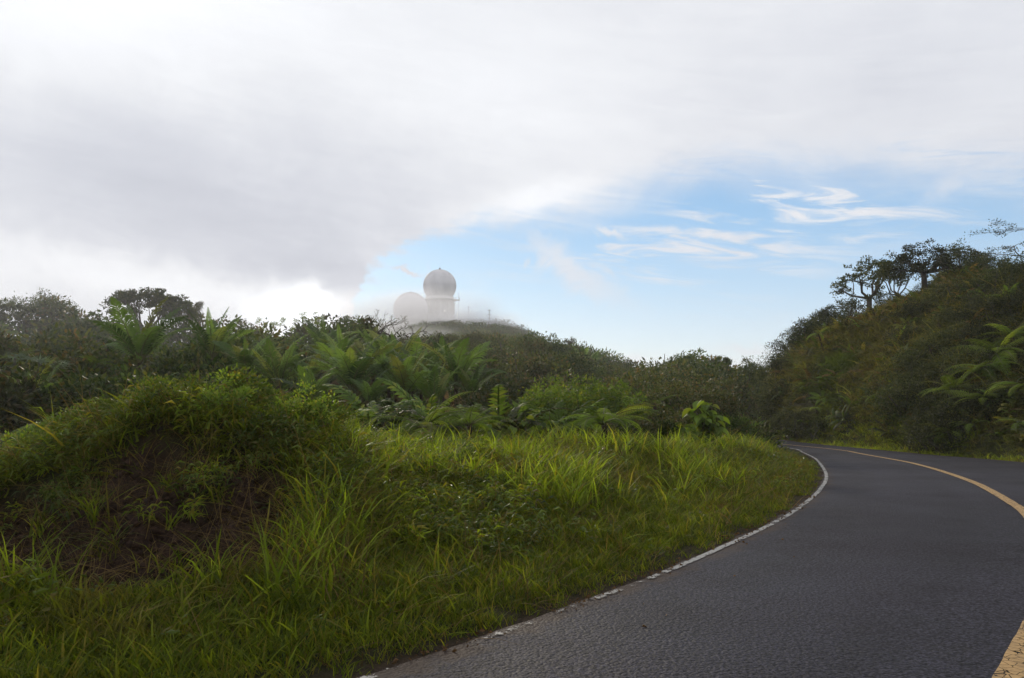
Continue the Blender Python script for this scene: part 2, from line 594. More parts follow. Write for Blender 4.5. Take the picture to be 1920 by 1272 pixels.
def principled(N, col, rough=0.8, spec=0.3, normal=None, metal=0.0):
    p = N.n('ShaderNodeBsdfPrincipled')
    N.put(p.inputs['Base Color'], col)
    N.put(p.inputs['Roughness'], rough)
    p.inputs['Specular IOR Level'].default_value = spec
    p.inputs['Metallic'].default_value = metal
    if normal is not None:
        N.t.links.new(normal, p.inputs['Normal'])
    return p


def leaf_mat(name, dark, light, alt=None, trans=0.35, rough=0.5, spec=0.2, island=True, tgain=1.6, patch=None):
    m, N = new_mat(name)
    out = N.n('ShaderNodeOutputMaterial')
    geo = N.n('ShaderNodeNewGeometry')
    obi = N.n('ShaderNodeObjectInfo')
    r = geo.outputs['Random Per Island'] if island else obi.outputs['Random']
    c = N.mix(r, dark, light)
    if alt:
        c = N.mix(N.math('MULTIPLY', N.step(N.math('FRACT', N.math('MULTIPLY', N.math('ADD', r, obi.outputs['Random']), 7.31)), 0.72, 0.95), 0.85), c, alt)
    if patch:      # patches of another tone over the ground the plants grow on
        w = N.noise(geo.outputs['Position'], patch[0], 3, 0.6)
        c = N.mix(N.step(w, patch[2], patch[3]), c, patch[1])
    bright = N.math('ADD', 0.58, N.math('MULTIPLY', obi.outputs['Random'], 0.9))
    sc = N.n('ShaderNodeVectorMath', operation='SCALE')
    N.t.links.new(c, sc.inputs[0])
    N.put(sc.inputs['Scale'], bright)
    p = principled(N, sc.outputs[0], rough, spec)
    tr = N.n('ShaderNodeBsdfTranslucent')
    tg = N.n('ShaderNodeVectorMath', operation='MULTIPLY')
    N.t.links.new(sc.outputs[0], tg.inputs[0])
    tg.inputs[1].default_value = (tgain * 1.15, tgain * 1.1, tgain * 0.45)
    N.t.links.new(tg.outputs[0], tr.inputs['Color'])
    mx = N.n('ShaderNodeMixShader')
    mx.inputs[0].default_value = trans
    N.t.links.new(p.outputs[0], mx.inputs[1])
    N.t.links.new(tr.outputs[0], mx.inputs[2])
    N.t.links.new(mx.outputs[0], out.inputs[0])
    return m


def simple_mat(name, a, b, scale=6.0, rough=0.85, spec=0.25, bump=0.3, stretch=(1, 1, 1), detail=6, metal=0.0):
    m, N = new_mat(name)
    out = N.n('ShaderNodeOutputMaterial')
    tc = N.n('ShaderNodeTexCoord')
    mp = N.n('ShaderNodeMapping')
    mp.inputs['Scale'].default_value = stretch
    N.t.links.new(tc.outputs['Object'], mp.inputs[0])
    n = N.noise(mp.outputs[0], scale, detail, 0.6)
    c = N.mix(N.step(n, 0.3, 0.7), a, b)
    bp = N.n('ShaderNodeBump')
    bp.inputs['Strength'].default_value = bump
    bp.inputs['Distance'].default_value = 0.02
    N.t.links.new(n, bp.inputs['Height'])
    p = principled(N, c, rough, spec, bp.outputs[0], metal)
    N.t.links.new(p.outputs[0], out.inputs[0])
    return m


def ground_material():
    m, N = new_mat('soil_and_turf')
    out = N.n('ShaderNodeOutputMaterial')
    geo = N.n('ShaderNodeNewGeometry')
    at_ = N.n('ShaderNodeAttribute', attribute_name='cover')
    sep = N.n('ShaderNodeSeparateColor')
    N.t.links.new(at_.outputs['Color'], sep.inputs[0])
    dirt, brown, far = sep.outputs
    P = geo.outputs['Position']
    n1, n2, n3 = N.noise(P, 0.6, 5, 0.6), N.noise(P, 5, 6, 0.65), N.noise(P, 34, 4, 0.6)
    soil = N.mix(N.step(n2, 0.3, 0.7), (0.016, 0.010, 0.007), (0.050, 0.029, 0.020))
    soil = N.mix(N.math('MULTIPLY', N.step(n3, 0.45, 0.7), 0.5), soil, (0.085, 0.052, 0.038))
    turf = N.mix(N.step(n2, 0.3, 0.7), (0.018, 0.026, 0.008), (0.045, 0.050, 0.016))
    dry = N.mix(N.step(n2, 0.3, 0.7), (0.055, 0.040, 0.018), (0.10, 0.072, 0.032))
    c = N.mix(brown, turf, dry)
    c = N.mix(dirt, c, soil)
    c = N.mix(far, c, N.mix(N.step(n1, 0.3, 0.7), (0.022, 0.034, 0.014), (0.040, 0.054, 0.022)))
    bp = N.n('ShaderNodeBump')
    bp.inputs['Strength'].default_value = 0.9
    bp.inputs['Distance'].default_value = 0.06
    N.t.links.new(N.math('ADD', N.noise(P, 9, 8, 0.7), N.math('MULTIPLY', n3, 0.4)), bp.inputs['Height'])
    p = principled(N, c, 0.95, 0.12, bp.outputs[0])
    N.t.links.new(p.outputs[0], out.inputs[0])
    return m


def asphalt_nodes(N):
    geo = N.n('ShaderNodeNewGeometry')
    P = geo.outputs['Position']
    vo = N.n('ShaderNodeTexVoronoi')
    vo.inputs['Scale'].default_value = 52.0
    N.t.links.new(P, vo.inputs['Vector'])
    vo2 = N.n('ShaderNodeTexVoronoi')
    vo2.inputs['Scale'].default_value = 27.0
    N.t.links.new(P, vo2.inputs['Vector'])
    n1, n2 = N.noise(P, 0.35, 5, 0.6), N.noise(P, 2.4, 5, 0.6)
    c = N.mix(N.step(vo.outputs['Distance'], 0.15, 0.75), (0.027, 0.025, 0.037), (0.003, 0.003, 0.005))
    c = N.mix(N.math('MULTIPLY', N.step(n1, 0.35, 0.65), 0.35), c, (0.024, 0.0225, 0.029))
    lane = N.noise(P, 0.16, 3, 0.5)
    c = N.mix(N.math('MULTIPLY', N.step(lane, 0.42, 0.6), 0.4), c, (0.030, 0.029, 0.041))
    grit = N.noise(P, 38, 2, 0.8)
    sg = N.n('ShaderNodeVectorMath', operation='SCALE')
    N.t.links.new(c, sg.inputs[0])
    N.put(sg.inputs['Scale'], N.math('ADD', 0.25, N.math('MULTIPLY', N.step(grit, 0.36, 0.64), 1.7)))
    c = sg.outputs[0]
    trk = N.n('ShaderNodeAttribute', attribute_name='track')
    c = N.mix(N.math('MULTIPLY', trk.outputs['Fac'], N.step(N.noise(P, 0.9, 4, 0.6), 0.3, 0.62)), c, (0.010, 0.0095, 0.013))
    spot = N.step(N.noise(P, 1.3, 3, 0.5, 0.6), 0.68, 0.72)
    c = N.mix(N.math('MULTIPLY', spot, 0.35), c, (0.012, 0.012, 0.014))
    c = N.mix(N.math('MULTIPLY', N.step(n2, 0.55, 0.75), 0.25), c, (0.032, 0.029, 0.029))
    wet = N.mix(N.step(n1, 0.35, 0.7), (0.60, 0.60, 0.60), (0.78, 0.78, 0.78))
    hgt = N.math('ADD', N.math('MULTIPLY', vo.outputs['Distance'], -0.7), N.math('ADD', N.math('MULTIPLY', vo2.outputs['Distance'], -0.9), N.math('MULTIPLY', n2, 0.02)))
    bp = N.n('ShaderNodeBump')
    bp.inputs['Strength'].default_value = 0.9
    bp.inputs['Distance'].default_value = 0.007
    N.t.links.new(hgt, bp.inputs['Height'])
    return c, wet, bp.outputs[0], P, vo2, n2, hgt


def road_material():
    m, N = new_mat('damp_asphalt')
    out = N.n('ShaderNodeOutputMaterial')
    c, wet, nrm, P, vo2, n2, hgt = asphalt_nodes(N)
    sepw = N.n('ShaderNodeSeparateColor')
    N.t.links.new(wet, sepw.inputs[0])
    # earth washed onto the edges of the asphalt
    at_ = N.n('ShaderNodeAttribute', attribute_name='edge')
    e = N.math('ADD', at_.outputs['Fac'], N.math('MULTIPLY', N.math('SUBTRACT', N.noise(P, 3.5, 6, 0.65), 0.5), 0.9))
    c = N.mix(N.math('MULTIPLY', N.step(e, 0.62, 0.95), 0.85), c, (0.045, 0.030, 0.021))
    p = principled(N, c, sepw.outputs[0], 0.10, nrm)
    N.t.links.new(p.outputs[0], out.inputs[0])
    return m


def paint_material(name, colour, worn_lo, worn_hi, crack=False):
    m, N = new_mat(name)
    out = N.n('ShaderNodeOutputMaterial')
    geo = N.n('ShaderNodeNewGeometry')
    P = geo.outputs['Position']
    wear = N.n('ShaderNodeAttribute', attribute_name='wear')
    n = N.math('ADD', N.math('MULTIPLY', N.noise(P, 7.0, 6, 0.7), 0.7), N.math('MULTIPLY', N.noise(P, 45, 3, 0.6), 0.3))
    keep = N.step(N.math('SUBTRACT', n, wear.outputs['Fac']), worn_lo, worn_hi)
    if crack:
        vo = N.n('ShaderNodeTexVoronoi', feature='DISTANCE_TO_EDGE')
        vo.inputs['Scale'].default_value = 16.0
        vo.inputs['Randomness'].default_value = 1.0
        N.t.links.new(P, vo.inputs['Vector'])
        keep = N.math('MULTIPLY', keep, N.step(vo.outputs['Distance'], 0.012, 0.05))
    vo2 = N.n('ShaderNodeTexVoronoi')
    vo2.inputs['Scale'].default_value = 60
    N.t.links.new(P, vo2.inputs['Vector'])
    bp = N.n('ShaderNodeBump')
    bp.inputs['Strength'].default_value = 0.35
    bp.inputs['Distance'].default_value = 0.006
    N.t.links.new(vo2.outputs['Distance'], bp.inputs['Height'])
    dirty = N.mix(N.step(N.noise(P, 14, 5, 0.7), 0.35, 0.75), colour, tuple(x * 0.62 for x in colour))
    p = principled(N, dirty, 0.55, 0.35, bp.outputs[0])
    t = N.n('ShaderNodeBsdfTransparent')
    mx = N.n('ShaderNodeMixShader')
    N.t.links.new(keep, mx.inputs[0])
    N.t.links.new(t.outputs[0], mx.inputs[1])
    N.t.links.new(p.outputs[0], mx.inputs[2])
    N.t.links.new(mx.outputs[0], out.inputs[0])
    return m


M = {}
M['ground'] = ground_material()
M['road'] = road_material()
M['white_paint'] = paint_material('worn_white_paint', (0.30, 0.29, 0.27), 0.41, 0.49)
M['yellow_paint'] = paint_material('cracked_yellow_paint', (0.40, 0.245, 0.085), 0.30, 0.36, True)
M['bark'] = simple_mat('grey_bark', (0.035, 0.028, 0.022), (0.10, 0.085, 0.068), 7, stretch=(1, 1, 0.25), bump=0.6)
M['pale_bark'] = simple_mat('pale_bark', (0.14, 0.125, 0.10), (0.28, 0.25, 0.21), 8, stretch=(1, 1, 0.4), bump=0.4)
M['fern_bark'] = simple_mat('fibrous_fern_trunk', (0.012, 0.008, 0.006), (0.045, 0.028, 0.018), 18, stretch=(1, 1, 0.2), bump=0.9)
M['far_leaf'] = leaf_mat('forest_leaves', (0.014, 0.030, 0.008), (0.060, 0.092, 0.022), (0.105, 0.105, 0.030), 0.34, 0.6, 0.14)
M['dull_leaf'] = leaf_mat('olive_leaves', (0.018, 0.028, 0.009), (0.066, 0.076, 0.024), (0.105, 0.070, 0.034), 0.3, 0.6, 0.18)
M['hill_leaf'] = leaf_mat('dark_hill_leaves', (0.012, 0.020, 0.007), (0.045, 0.055, 0.018), (0.095, 0.095, 0.035), 0.25, 0.65, 0.12)
M['mid_leaf'] = leaf_mat('mid_green_leaves', (0.035, 0.062, 0.014), (0.080, 0.125, 0.026), (0.12, 0.14, 0.03), 0.38, 0.65, 0.12)
M['bright_leaf'] = leaf_mat('bright_green_leaves', (0.060, 0.105, 0.016), (0.12, 0.175, 0.028), (0.17, 0.17, 0.035), 0.42, 0.6, 0.15)
M['silver_leaf'] = leaf_mat('pale_underside_leaves', (0.08, 0.11, 0.06), (0.13, 0.17, 0.10), None, 0.25, 0.7, 0.15)
M['palm'] = leaf_mat('palm_leaflets', (0.048, 0.094, 0.027), (0.098, 0.152, 0.046), (0.14, 0.15, 0.042), 0.42, 0.6, 0.2, island=False)
M['palm_dead'] = leaf_mat('dead_palm_leaflets', (0.10, 0.065, 0.035), (0.17, 0.11, 0.06), None, 0.3, 0.7, 0.2, island=False)
M['fern'] = leaf_mat('fern_pinnae', (0.075, 0.125, 0.018), (0.12, 0.18, 0.028), (0.12, 0.13, 0.03), 0.42, 0.7, 0.1, island=False)
M['fern_pale'] = leaf_mat('young_fern_pinnae', (0.13, 0.19, 0.028), (0.17, 0.22, 0.036), (0.15, 0.15, 0.035), 0.45, 0.7, 0.1, island=False)
M['stalk'] = simple_mat('green_stalk', (0.07, 0.075, 0.025), (0.11, 0.10, 0.04), 10)
M['grass'] = leaf_mat('grass_blades', (0.040, 0.064, 0.006), (0.135, 0.165, 0.014), (0.17, 0.14, 0.025), 0.45, 0.65, 0.1, patch=(0.45, (0.120, 0.100, 0.022), 0.57, 0.70))
M['tall_grass'] = leaf_mat('tall_grass_blades', (0.085, 0.135, 0.010), (0.22, 0.28, 0.026), (0.22, 0.18, 0.030), 0.5, 0.6, 0.12)
M['dry_grass'] = leaf_mat('dry_grass_blades', (0.08, 0.05, 0.022), (0.17, 0.12, 0.05), None, 0.3, 0.8, 0.05)
M['hill_grass'] = leaf_mat('hill_cover_blades', (0.060, 0.064, 0.016), (0.165, 0.160, 0.042), (0.20, 0.145, 0.05), 0.35, 0.7, 0.1, patch=(0.16, (0.060, 0.085, 0.016), 0.50, 0.62))
M['weed'] = leaf_mat('weed_leaves', (0.04, 0.07, 0.012), (0.11, 0.15, 0.024), (0.14, 0.11, 0.03), 0.38, 0.5, 0.2)
M['litter'] = leaf_mat('dead_leaf_litter', (0.045, 0.026, 0.014), (0.12, 0.07, 0.035), None, 0.2, 0.8, 0.2)
M['clod'] = simple_mat('earth_clods', (0.015, 0.010, 0.007), (0.055, 0.032, 0.022), 5, rough=0.95, spec=0.1, bump=0.8)
M['radome'] = simple_mat('weathered_radome_shell', (0.52, 0.51, 0.53), (0.64, 0.63, 0.65), 0.25, rough=0.6, bump=0.05, stretch=(1, 1, 0.3))
M['concrete'] = simple_mat('stained_concrete', (0.24, 0.235, 0.24), (0.36, 0.35, 0.35), 0.35, rough=0.85, bump=0.2, stretch=(1, 1, 0.3))
M['dark_metal'] = simple_mat('dark_metal', (0.05, 0.05, 0.055), (0.09, 0.09, 0.095), 4, rough=0.6)
M['white_rail'] = simple_mat('white_rail_paint', (0.55, 0.55, 0.56), (0.66, 0.66, 0.66), 2, rough=0.6)
M['pole_wood'] = simple_mat('weathered_pole', (0.05, 0.045, 0.04), (0.10, 0.09, 0.08), 5, stretch=(1, 1, 0.1))
M['glass'] = simple_mat('dark_window', (0.04, 0.045, 0.05), (0.06, 0.065, 0.07), 1, rough=0.15, spec=0.6)
_m, _N = new_mat('lit_lamp')
_o, _e = _N.n('ShaderNodeOutputMaterial'), _N.n('ShaderNodeEmission')
_e.inputs[0].default_value, _e.inputs[1].default_value = (1, 0.95, 0.85, 1), 6
_N.t.links.new(_e.outputs[0], _o.inputs[0])
M['lamp'] = _m

# ------------------------------------------------------------------ the ground sheet
def build_ground():
    ys = [-30.0]
    while ys[-1] < 1600:
        y = ys[-1]
        if y < 2:
            ys.append(y + 2.0)
        else:
            ys.append(y + max(0.055, 0.0095 * (y - 2.5) if y < 30 else 0.021 * (y - 17.5)))
    ys = np.array(ys)
    t = np.sinh(np.linspace(-1.45, 1.45, 720)) * 0.95
    w = np.maximum(ys, 14.0)
    w = np.where(ys < 14, 14.0 - (14.0 - np.maximum(ys, 5)) * 0.55, ys)
    X = t[None, :] * w[:, None]
    Y = np.repeat(ys[:, None], len(t), 1)
    Z, dl, dr = ground_h(X, Y, full=True)
    nr, nc = X.shape
    v = np.stack([X, Y, Z], -1).reshape(-1, 3)
    idx = np.arange(nr * nc).reshape(nr, nc)
    q = np.stack([idx[:-1, :-1], idx[:-1, 1:], idx[1:, 1:], idx[1:, :-1]], -1).reshape(-1, 4)
    me = bpy.data.meshes.new('ground')
    me.vertices.add(len(v))
    me.vertices.foreach_set('co', v.ravel())
    me.loops.add(q.size)
    me.loops.foreach_set('vertex_index', q.ravel().astype(np.int32))
    me.polygons.add(len(q))
    me.polygons.foreach_set('loop_start', np.arange(0, q.size, 4, dtype=np.int32))
    me.polygons.foreach_set('use_smooth', np.ones(len(q), bool))
    me.update()
    me.validate()
    dm = dirt_mask(X, Y)
    edge = np.clip(1 - np.minimum(np.where(dl > -0.3, np.abs(dl), 9), np.where(dr > -0.3, np.abs(dr) * 0.6, 9)) / 0.5, 0, 1)
    brown = sstep(dr, 0.2, 3) * (Y < 60) * 0.8 + 0.35 * (fbm(X, Y, 0.8) > 0.08) * (dl > 0)
    far = sstep(Y, 20, 34) * (dr < 0)
    col = np.stack([np.clip(np.maximum(dm, edge), 0, 1), np.clip(brown, 0, 1), far, np.ones_like(dm)], -1).reshape(-1, 4)
    ca = me.color_attributes.new('cover', 'FLOAT_COLOR', 'POINT')
    ca.data.foreach_set('color', col.ravel())
    me.materials.append(M['ground'])
    o = link(bpy.data.objects.new('ground', me))
    tag(o, kind='structure')
    return o


build_ground()


# ------------------------------------------------------------------ road and its markings
def resample(poly, step):
    seg = np.linalg.norm(np.diff(poly, axis=0), axis=1)
    s = np.concatenate([[0], np.cumsum(seg)])
    q = np.arange(0, s[-1], step)
    return np.stack([np.interp(q, s, poly[:, 0]), np.interp(q, s, poly[:, 1])], 1)


def normals(p):
    d = np.gradient(p, axis=0)
    d /= np.linalg.norm(d, axis=1)[:, None] + 1e-9
    return np.stack([d[:, 1], -d[:, 0]], 1)       # to the right of travel


def build_road():
    yel = resample(YEL, 0.35)
    nn = normals(yel)
    wl, wr = -signed(LEFT, yel[:, 0], yel[:, 1]), -signed(RIGHT, yel[:, 0], yel[:, 1])
    wl, wr = np.abs(wl), np.abs(wr)
    k = np.ones(9) / 9
    sm = lambda a: np.convolve(np.pad(a, 4, 'edge'), k, 'valid')
    wl, wr = sm(wl), sm(wr)
    # crumbling edge
    wl = wl + 0.0 + fbm(yel[:, 0], yel[:, 1], 1.7, 3) * 0.16
    wr = wr + 0.05 + fbm(yel[:, 0] + 40, yel[:, 1], 1.7, 3) * 0.12
    cols = np.concatenate([-np.linspace(1, 0, 9)[:-1], np.linspace(0, 1, 9)])
    v, e, tk = [], [], []
    for c in cols:
        off = np.where(c < 0, c * wl, c * wr)
        p = yel + nn * off[:, None]
        z = road_z(np.clip(p[:, 1], -50, 60)) + 0.035 * (1 - c * c)
        v.append(np.stack([p[:, 0], p[:, 1], z], 1))
        tk.append(np.full(len(p), .45 * max(math.exp(-((abs(c) - q0) / .09) ** 2) for q0 in (.27, .77))))
        e.append(np.full(len(p), 1.0 if abs(c) > 0.99 else (0.55 if abs(c) > 0.85 else 0.0)))
    v = np.stack(v, 1)
    e = np.stack(e, 1)
    nr, nc = v.shape[:2]
    idx = np.arange(nr * nc).reshape(nr, nc)
    q = np.stack([idx[:-1, :-1], idx[:-1, 1:], idx[1:, 1:], idx[1:, :-1]], -1).reshape(-1, 4)
    me = bpy.data.meshes.new('road')
    me.from_pydata(v.reshape(-1, 3).tolist(), [], q.tolist())
    a = me.attributes.new('edge', 'FLOAT', 'POINT')
    a.data.foreach_set('value', e.ravel())
    a = me.attributes.new('track', 'FLOAT', 'POINT')
    a.data.foreach_set('value', np.stack(tk, 1).ravel())
    me.polygons.foreach_set('use_smooth', [True] * len(me.polygons))
    me.materials.append(M['road'])
    tag(link(bpy.data.objects.new('road', me)), kind='structure')

    def strip(name, poly, off, width, mat, wearf, lift=0.006):
        p = resample(poly, 0.08 if name != 'x' else 0.2)
        p = p[(p[:, 1] > -4) & (p[:, 1] < 52)]
        n = normals(p)
        jit = fbm(p[:, 0], p[:, 1], 4.0, 3) * 0.02
        rows = []
        wr_ = []
        for c in np.linspace(-0.5, 0.5, 4):
            q_ = p + n * (off + c * width + jit * (1 if abs(c) > .4 else 0))[:, None]
            # height of the road crown here
            d = np.abs(signed(YEL, q_[:, 0], q_[:, 1])) / 2.9
            z = road_z(np.clip(q_[:, 1], -50, 60)) + 0.035 * (1 - np.clip(d, 0, 1) ** 2) + lift + 0.003
            rows.append(np.stack([q_[:, 0], q_[:, 1], z], 1))
            wr_.append(wearf(q_, abs(c)))
        vv = np.stack(rows, 1)
        ww = np.stack(wr_, 1)
        r_, c_ = vv.shape[:2]
        ix = np.arange(r_ * c_).reshape(r_, c_)
        qq = np.stack([ix[:-1, :-1], ix[:-1, 1:], ix[1:, 1:], ix[1:, :-1]], -1).reshape(-1, 4)
        m2 = bpy.data.meshes.new(name)
        m2.from_pydata(vv.reshape(-1, 3).tolist(), [], qq.tolist())
        a2 = m2.attributes.new('wear', 'FLOAT', 'POINT')
        a2.data.foreach_set('value', ww.ravel())
        m2.materials.append(mat)
        o = link(bpy.data.objects.new(name, m2))
        tag(o, kind='structure')

    def wear_white(q_, c):
        # nearly gone near the viewer, in bits, then whole round the bend
        w = 0.13 * (1 - sstep(q_[:, 1], 7.0, 8.1))
        w = w + fbm(q_[:, 0], q_[:, 1], 1.6, 2) * 0.45 * (1 - sstep(q_[:, 1], 6.6, 8.4))
        return w + 0.03 * (c > 0.4)

    strip('edge_line_marking', LEFT, 0.07, 0.075, M['white_paint'], wear_white)
    strip('centre_line_marking', YEL, 0.07, 0.15, M['yellow_paint'], lambda q_, c: np.zeros(len(q_)) + 0.05 * (c > 0.4))


build_road()
# the sign of the left side: road strip offsets use the nearest distance, so both edges follow the curves above


# ------------------------------------------------------------------ plant meshes
def unit(v):
    return v / (np.linalg.norm(v, axis=-1, keepdims=True) + 1e-9)


def add_leaves(mb, rg, C, D, L, W, mat=0, fold=0.25, droop=0.25):
    """folded six-point leaves: C base points, D pointing directions"""
    n = len(C)
    D = unit(D)
    R = unit(rg.normal(size=(n, 3)))
    S = unit(np.cross(D, R))
    Nn = np.cross(S, D)
    flip = np.where(Nn[:, 2] < 0, -1.0, 1.0)[:, None]
    Nn = Nn * flip
    L = np.broadcast_to(L, n)[:, None]
    W = np.broadcast_to(W, n)[:, None]
    mid = C + D * L * 0.5
    tip = C + D * L - np.array([0, 0, 1.0]) * L * droop
    v = np.stack([C, mid + S * W * 0.5 - Nn * W * fold, tip, mid - S * W * 0.5 - Nn * W * fold, mid + Nn * W * 0.05], 1)
    mb.add_many(v, [(0, 1, 4), (1, 2, 4), (2, 3, 4), (3, 0, 4)], mat)


def add_simple_leaves(mb, rg, C, D, L, W, mat=0):
    n = len(C)
    D = unit(D)
    S = unit(np.cross(D, unit(rg.normal(size=(n, 3)))))
    L = np.broadcast_to(L, n)[:, None]
    W = np.broadcast_to(W, n)[:, None]
    mid = C + D * L * 0.45
    v = np.stack([C, mid + S * W * 0.5, C + D * L, mid - S * W * 0.5], 1)
    mb.add_many(v, [(0, 1, 2, 3)], mat)


def ball(rg, n):
    return unit(rg.normal(size=(n, 3))) * (rg.random((n, 1)) ** (1 / 3))


def grow(rg, p, d, L, r, depth, P, mb, tips):
    n = 5
    pts = [np.array(p, float)]
    dd = np.array(d, float)
    for i in range(n):
        dd = unit(dd + rg.normal(size=3) * P['wob'] + np.array([0, 0, P['up']]))
        if P.get('flat') and depth <= P['flat']:
            dd[2] *= 0.55
            dd = unit(dd)
        pts.append(pts[-1] + dd * L / n)
    rad = np.linspace(r, r * P['taper'], n + 1)
    mb.tube(pts, rad, 6 if r > 0.03 else 4, cap=False)
    if depth == 0:
        tips.append(pts[-1])
        tips.append(pts[-3])
        return
    if depth <= 2:
        tips.append(pts[-1])
    k = rg.integers(P['kmin'], P['kmax'] + 1)
    a0 = rg.random() * 2 * PI
    for j in range(k):
        side = unit(np.cross(dd, rg.normal(size=3)))
        ax = unit(np.cross(dd, np.array([0.01, 0, 1.0]) if abs(dd[2]) < 0.95 else np.array([1.0, 0, 0])))
        bx = np.cross(dd, ax)
        ang = a0 + j * 2 * PI / k + rg.normal() * 0.3
        spread = P['spread'] * (0.75 + 0.5 * rg.random())
        nd = unit(dd * math.cos(spread) + (ax * math.cos(ang) + bx * math.sin(ang)) * math.sin(spread))
        grow(rg, pts[-1], nd, L * P['len'] * (0.75 + 0.5 * rg.random()), r * P['taper'] * 0.8, depth - 1, P, mb, tips)


def gnarled_tree(seed, H=4.0, depth=4, r=0.14, leaves=2600, leaf=0.10, clump=0.32, P=None, trunkfrac=0.3, lean=(0, 0), leafmat=None, bark=None, squash=0.6):
    """a branching tree: one mesh of trunk and limbs, one of leaves"""
    rg = np.random.default_rng(seed)
    Q = dict(wob=0.22, up=0.06, taper=0.68, kmin=2, kmax=3, spread=0.62, len=0.78, flat=0)
    Q.update(P or {})
    mb, tips = MB(), []
    grow(rg, (0, 0, -0.3), unit(np.array([lean[0], lean[1], 1.0])), H * trunkfrac + 0.3, r, depth, Q, mb, tips)
    tips = np.array(tips)
    zt = tips[:, 2].max()
    s = H / zt
    for i in range(len(mb.v)):
        mb.v[i] = mb.v[i] * np.array([s, s, s])
    tips = tips * s
    cr = MB()
    if leaves:
        per = max(1, leaves // len(tips))
        C = np.repeat(tips, per, 0)
        off = ball(rg, len(C)) * clump * np.array([1, 1, squash])
        C = C + off
        add_simple_leaves(cr, rg, C, off + rg.normal(size=off.shape) * 0.25 + np.array([0, 0, 0.12]), leaf * (0.6 + 0.8 * rg.random(len(C))), leaf * 0.5)
    return mb.mesh('trunk', bark or M['bark'], True), (cr.mesh('crown', leafmat or M['far_leaf']) if leaves else None)


def bushy(seed, R=1.6, H=2.4, clumps=46, per=90, leaf=0.13, leafmat=None, lift=0.5, ragged=0.35, trunk_r=0.09, stems=4):
    """dense crown of leaf clumps on a few stems; about H tall and 2R wide"""
    rg = np.random.default_rng(seed)
    mb = MB()
    cents = []
    for i in range(clumps):
        a = rg.random() * 2 * PI
        ph = math.asin(rg.random() ** 0.8)
        rr = (1 - 0.42 * rg.random() ** 2)
        c = np.array([math.cos(a) * math.cos(ph) * R * rr, math.sin(a) * math.cos(ph) * R * rr, lift * H + (H - lift * H) * math.sin(ph) * rr])
        c += rg.normal(size=3) * R * 0.10
        cents.append(c)
    for i in range(clumps // 3):
        cents.append(np.array([rg.normal() * R * .45, rg.normal() * R * .45, H * lift * (0.35 + .6 * rg.random())]))
    cents = np.array(cents)
    n = per * len(cents)
    C = np.repeat(cents, per, 0)
    size = np.repeat(R * (0.16 + 0.20 * rg.random(len(cents)) ** 1.5), per)[:, None]
    off = ball(rg, n) * size * np.array([1, 1, 0.75])
    stray = rg.random(n) < 0.06 * ragged / 0.35
    off[stray] *= 1.7
    add_simple_leaves(mb, rg, C + off, off / (size + 1e-6) + rg.normal(size=(n, 3)) * 0.5 + np.array([0, 0, 0.3]), leaf * (0.6 + 0.8 * rg.random(n)), leaf * 0.52)
    crown = mb.mesh('crown', leafmat or M['far_leaf'])
    tb = MB()
    for i in range(stems):
        c = cents[rg.integers(0, clumps)]
        b = np.array([rg.normal() * 0.12, rg.normal() * 0.12, -0.6])
        mid = b * 0.4 + c * 0.45 + rg.normal(size=3) * 0.12
        tb.tube([b, mid * [1, 1, .7], mid, c], [trunk_r, trunk_r * .8, trunk_r * .6, trunk_r * .25], 5, cap=False)
    return tb.mesh('trunk', M['bark'], True), crown


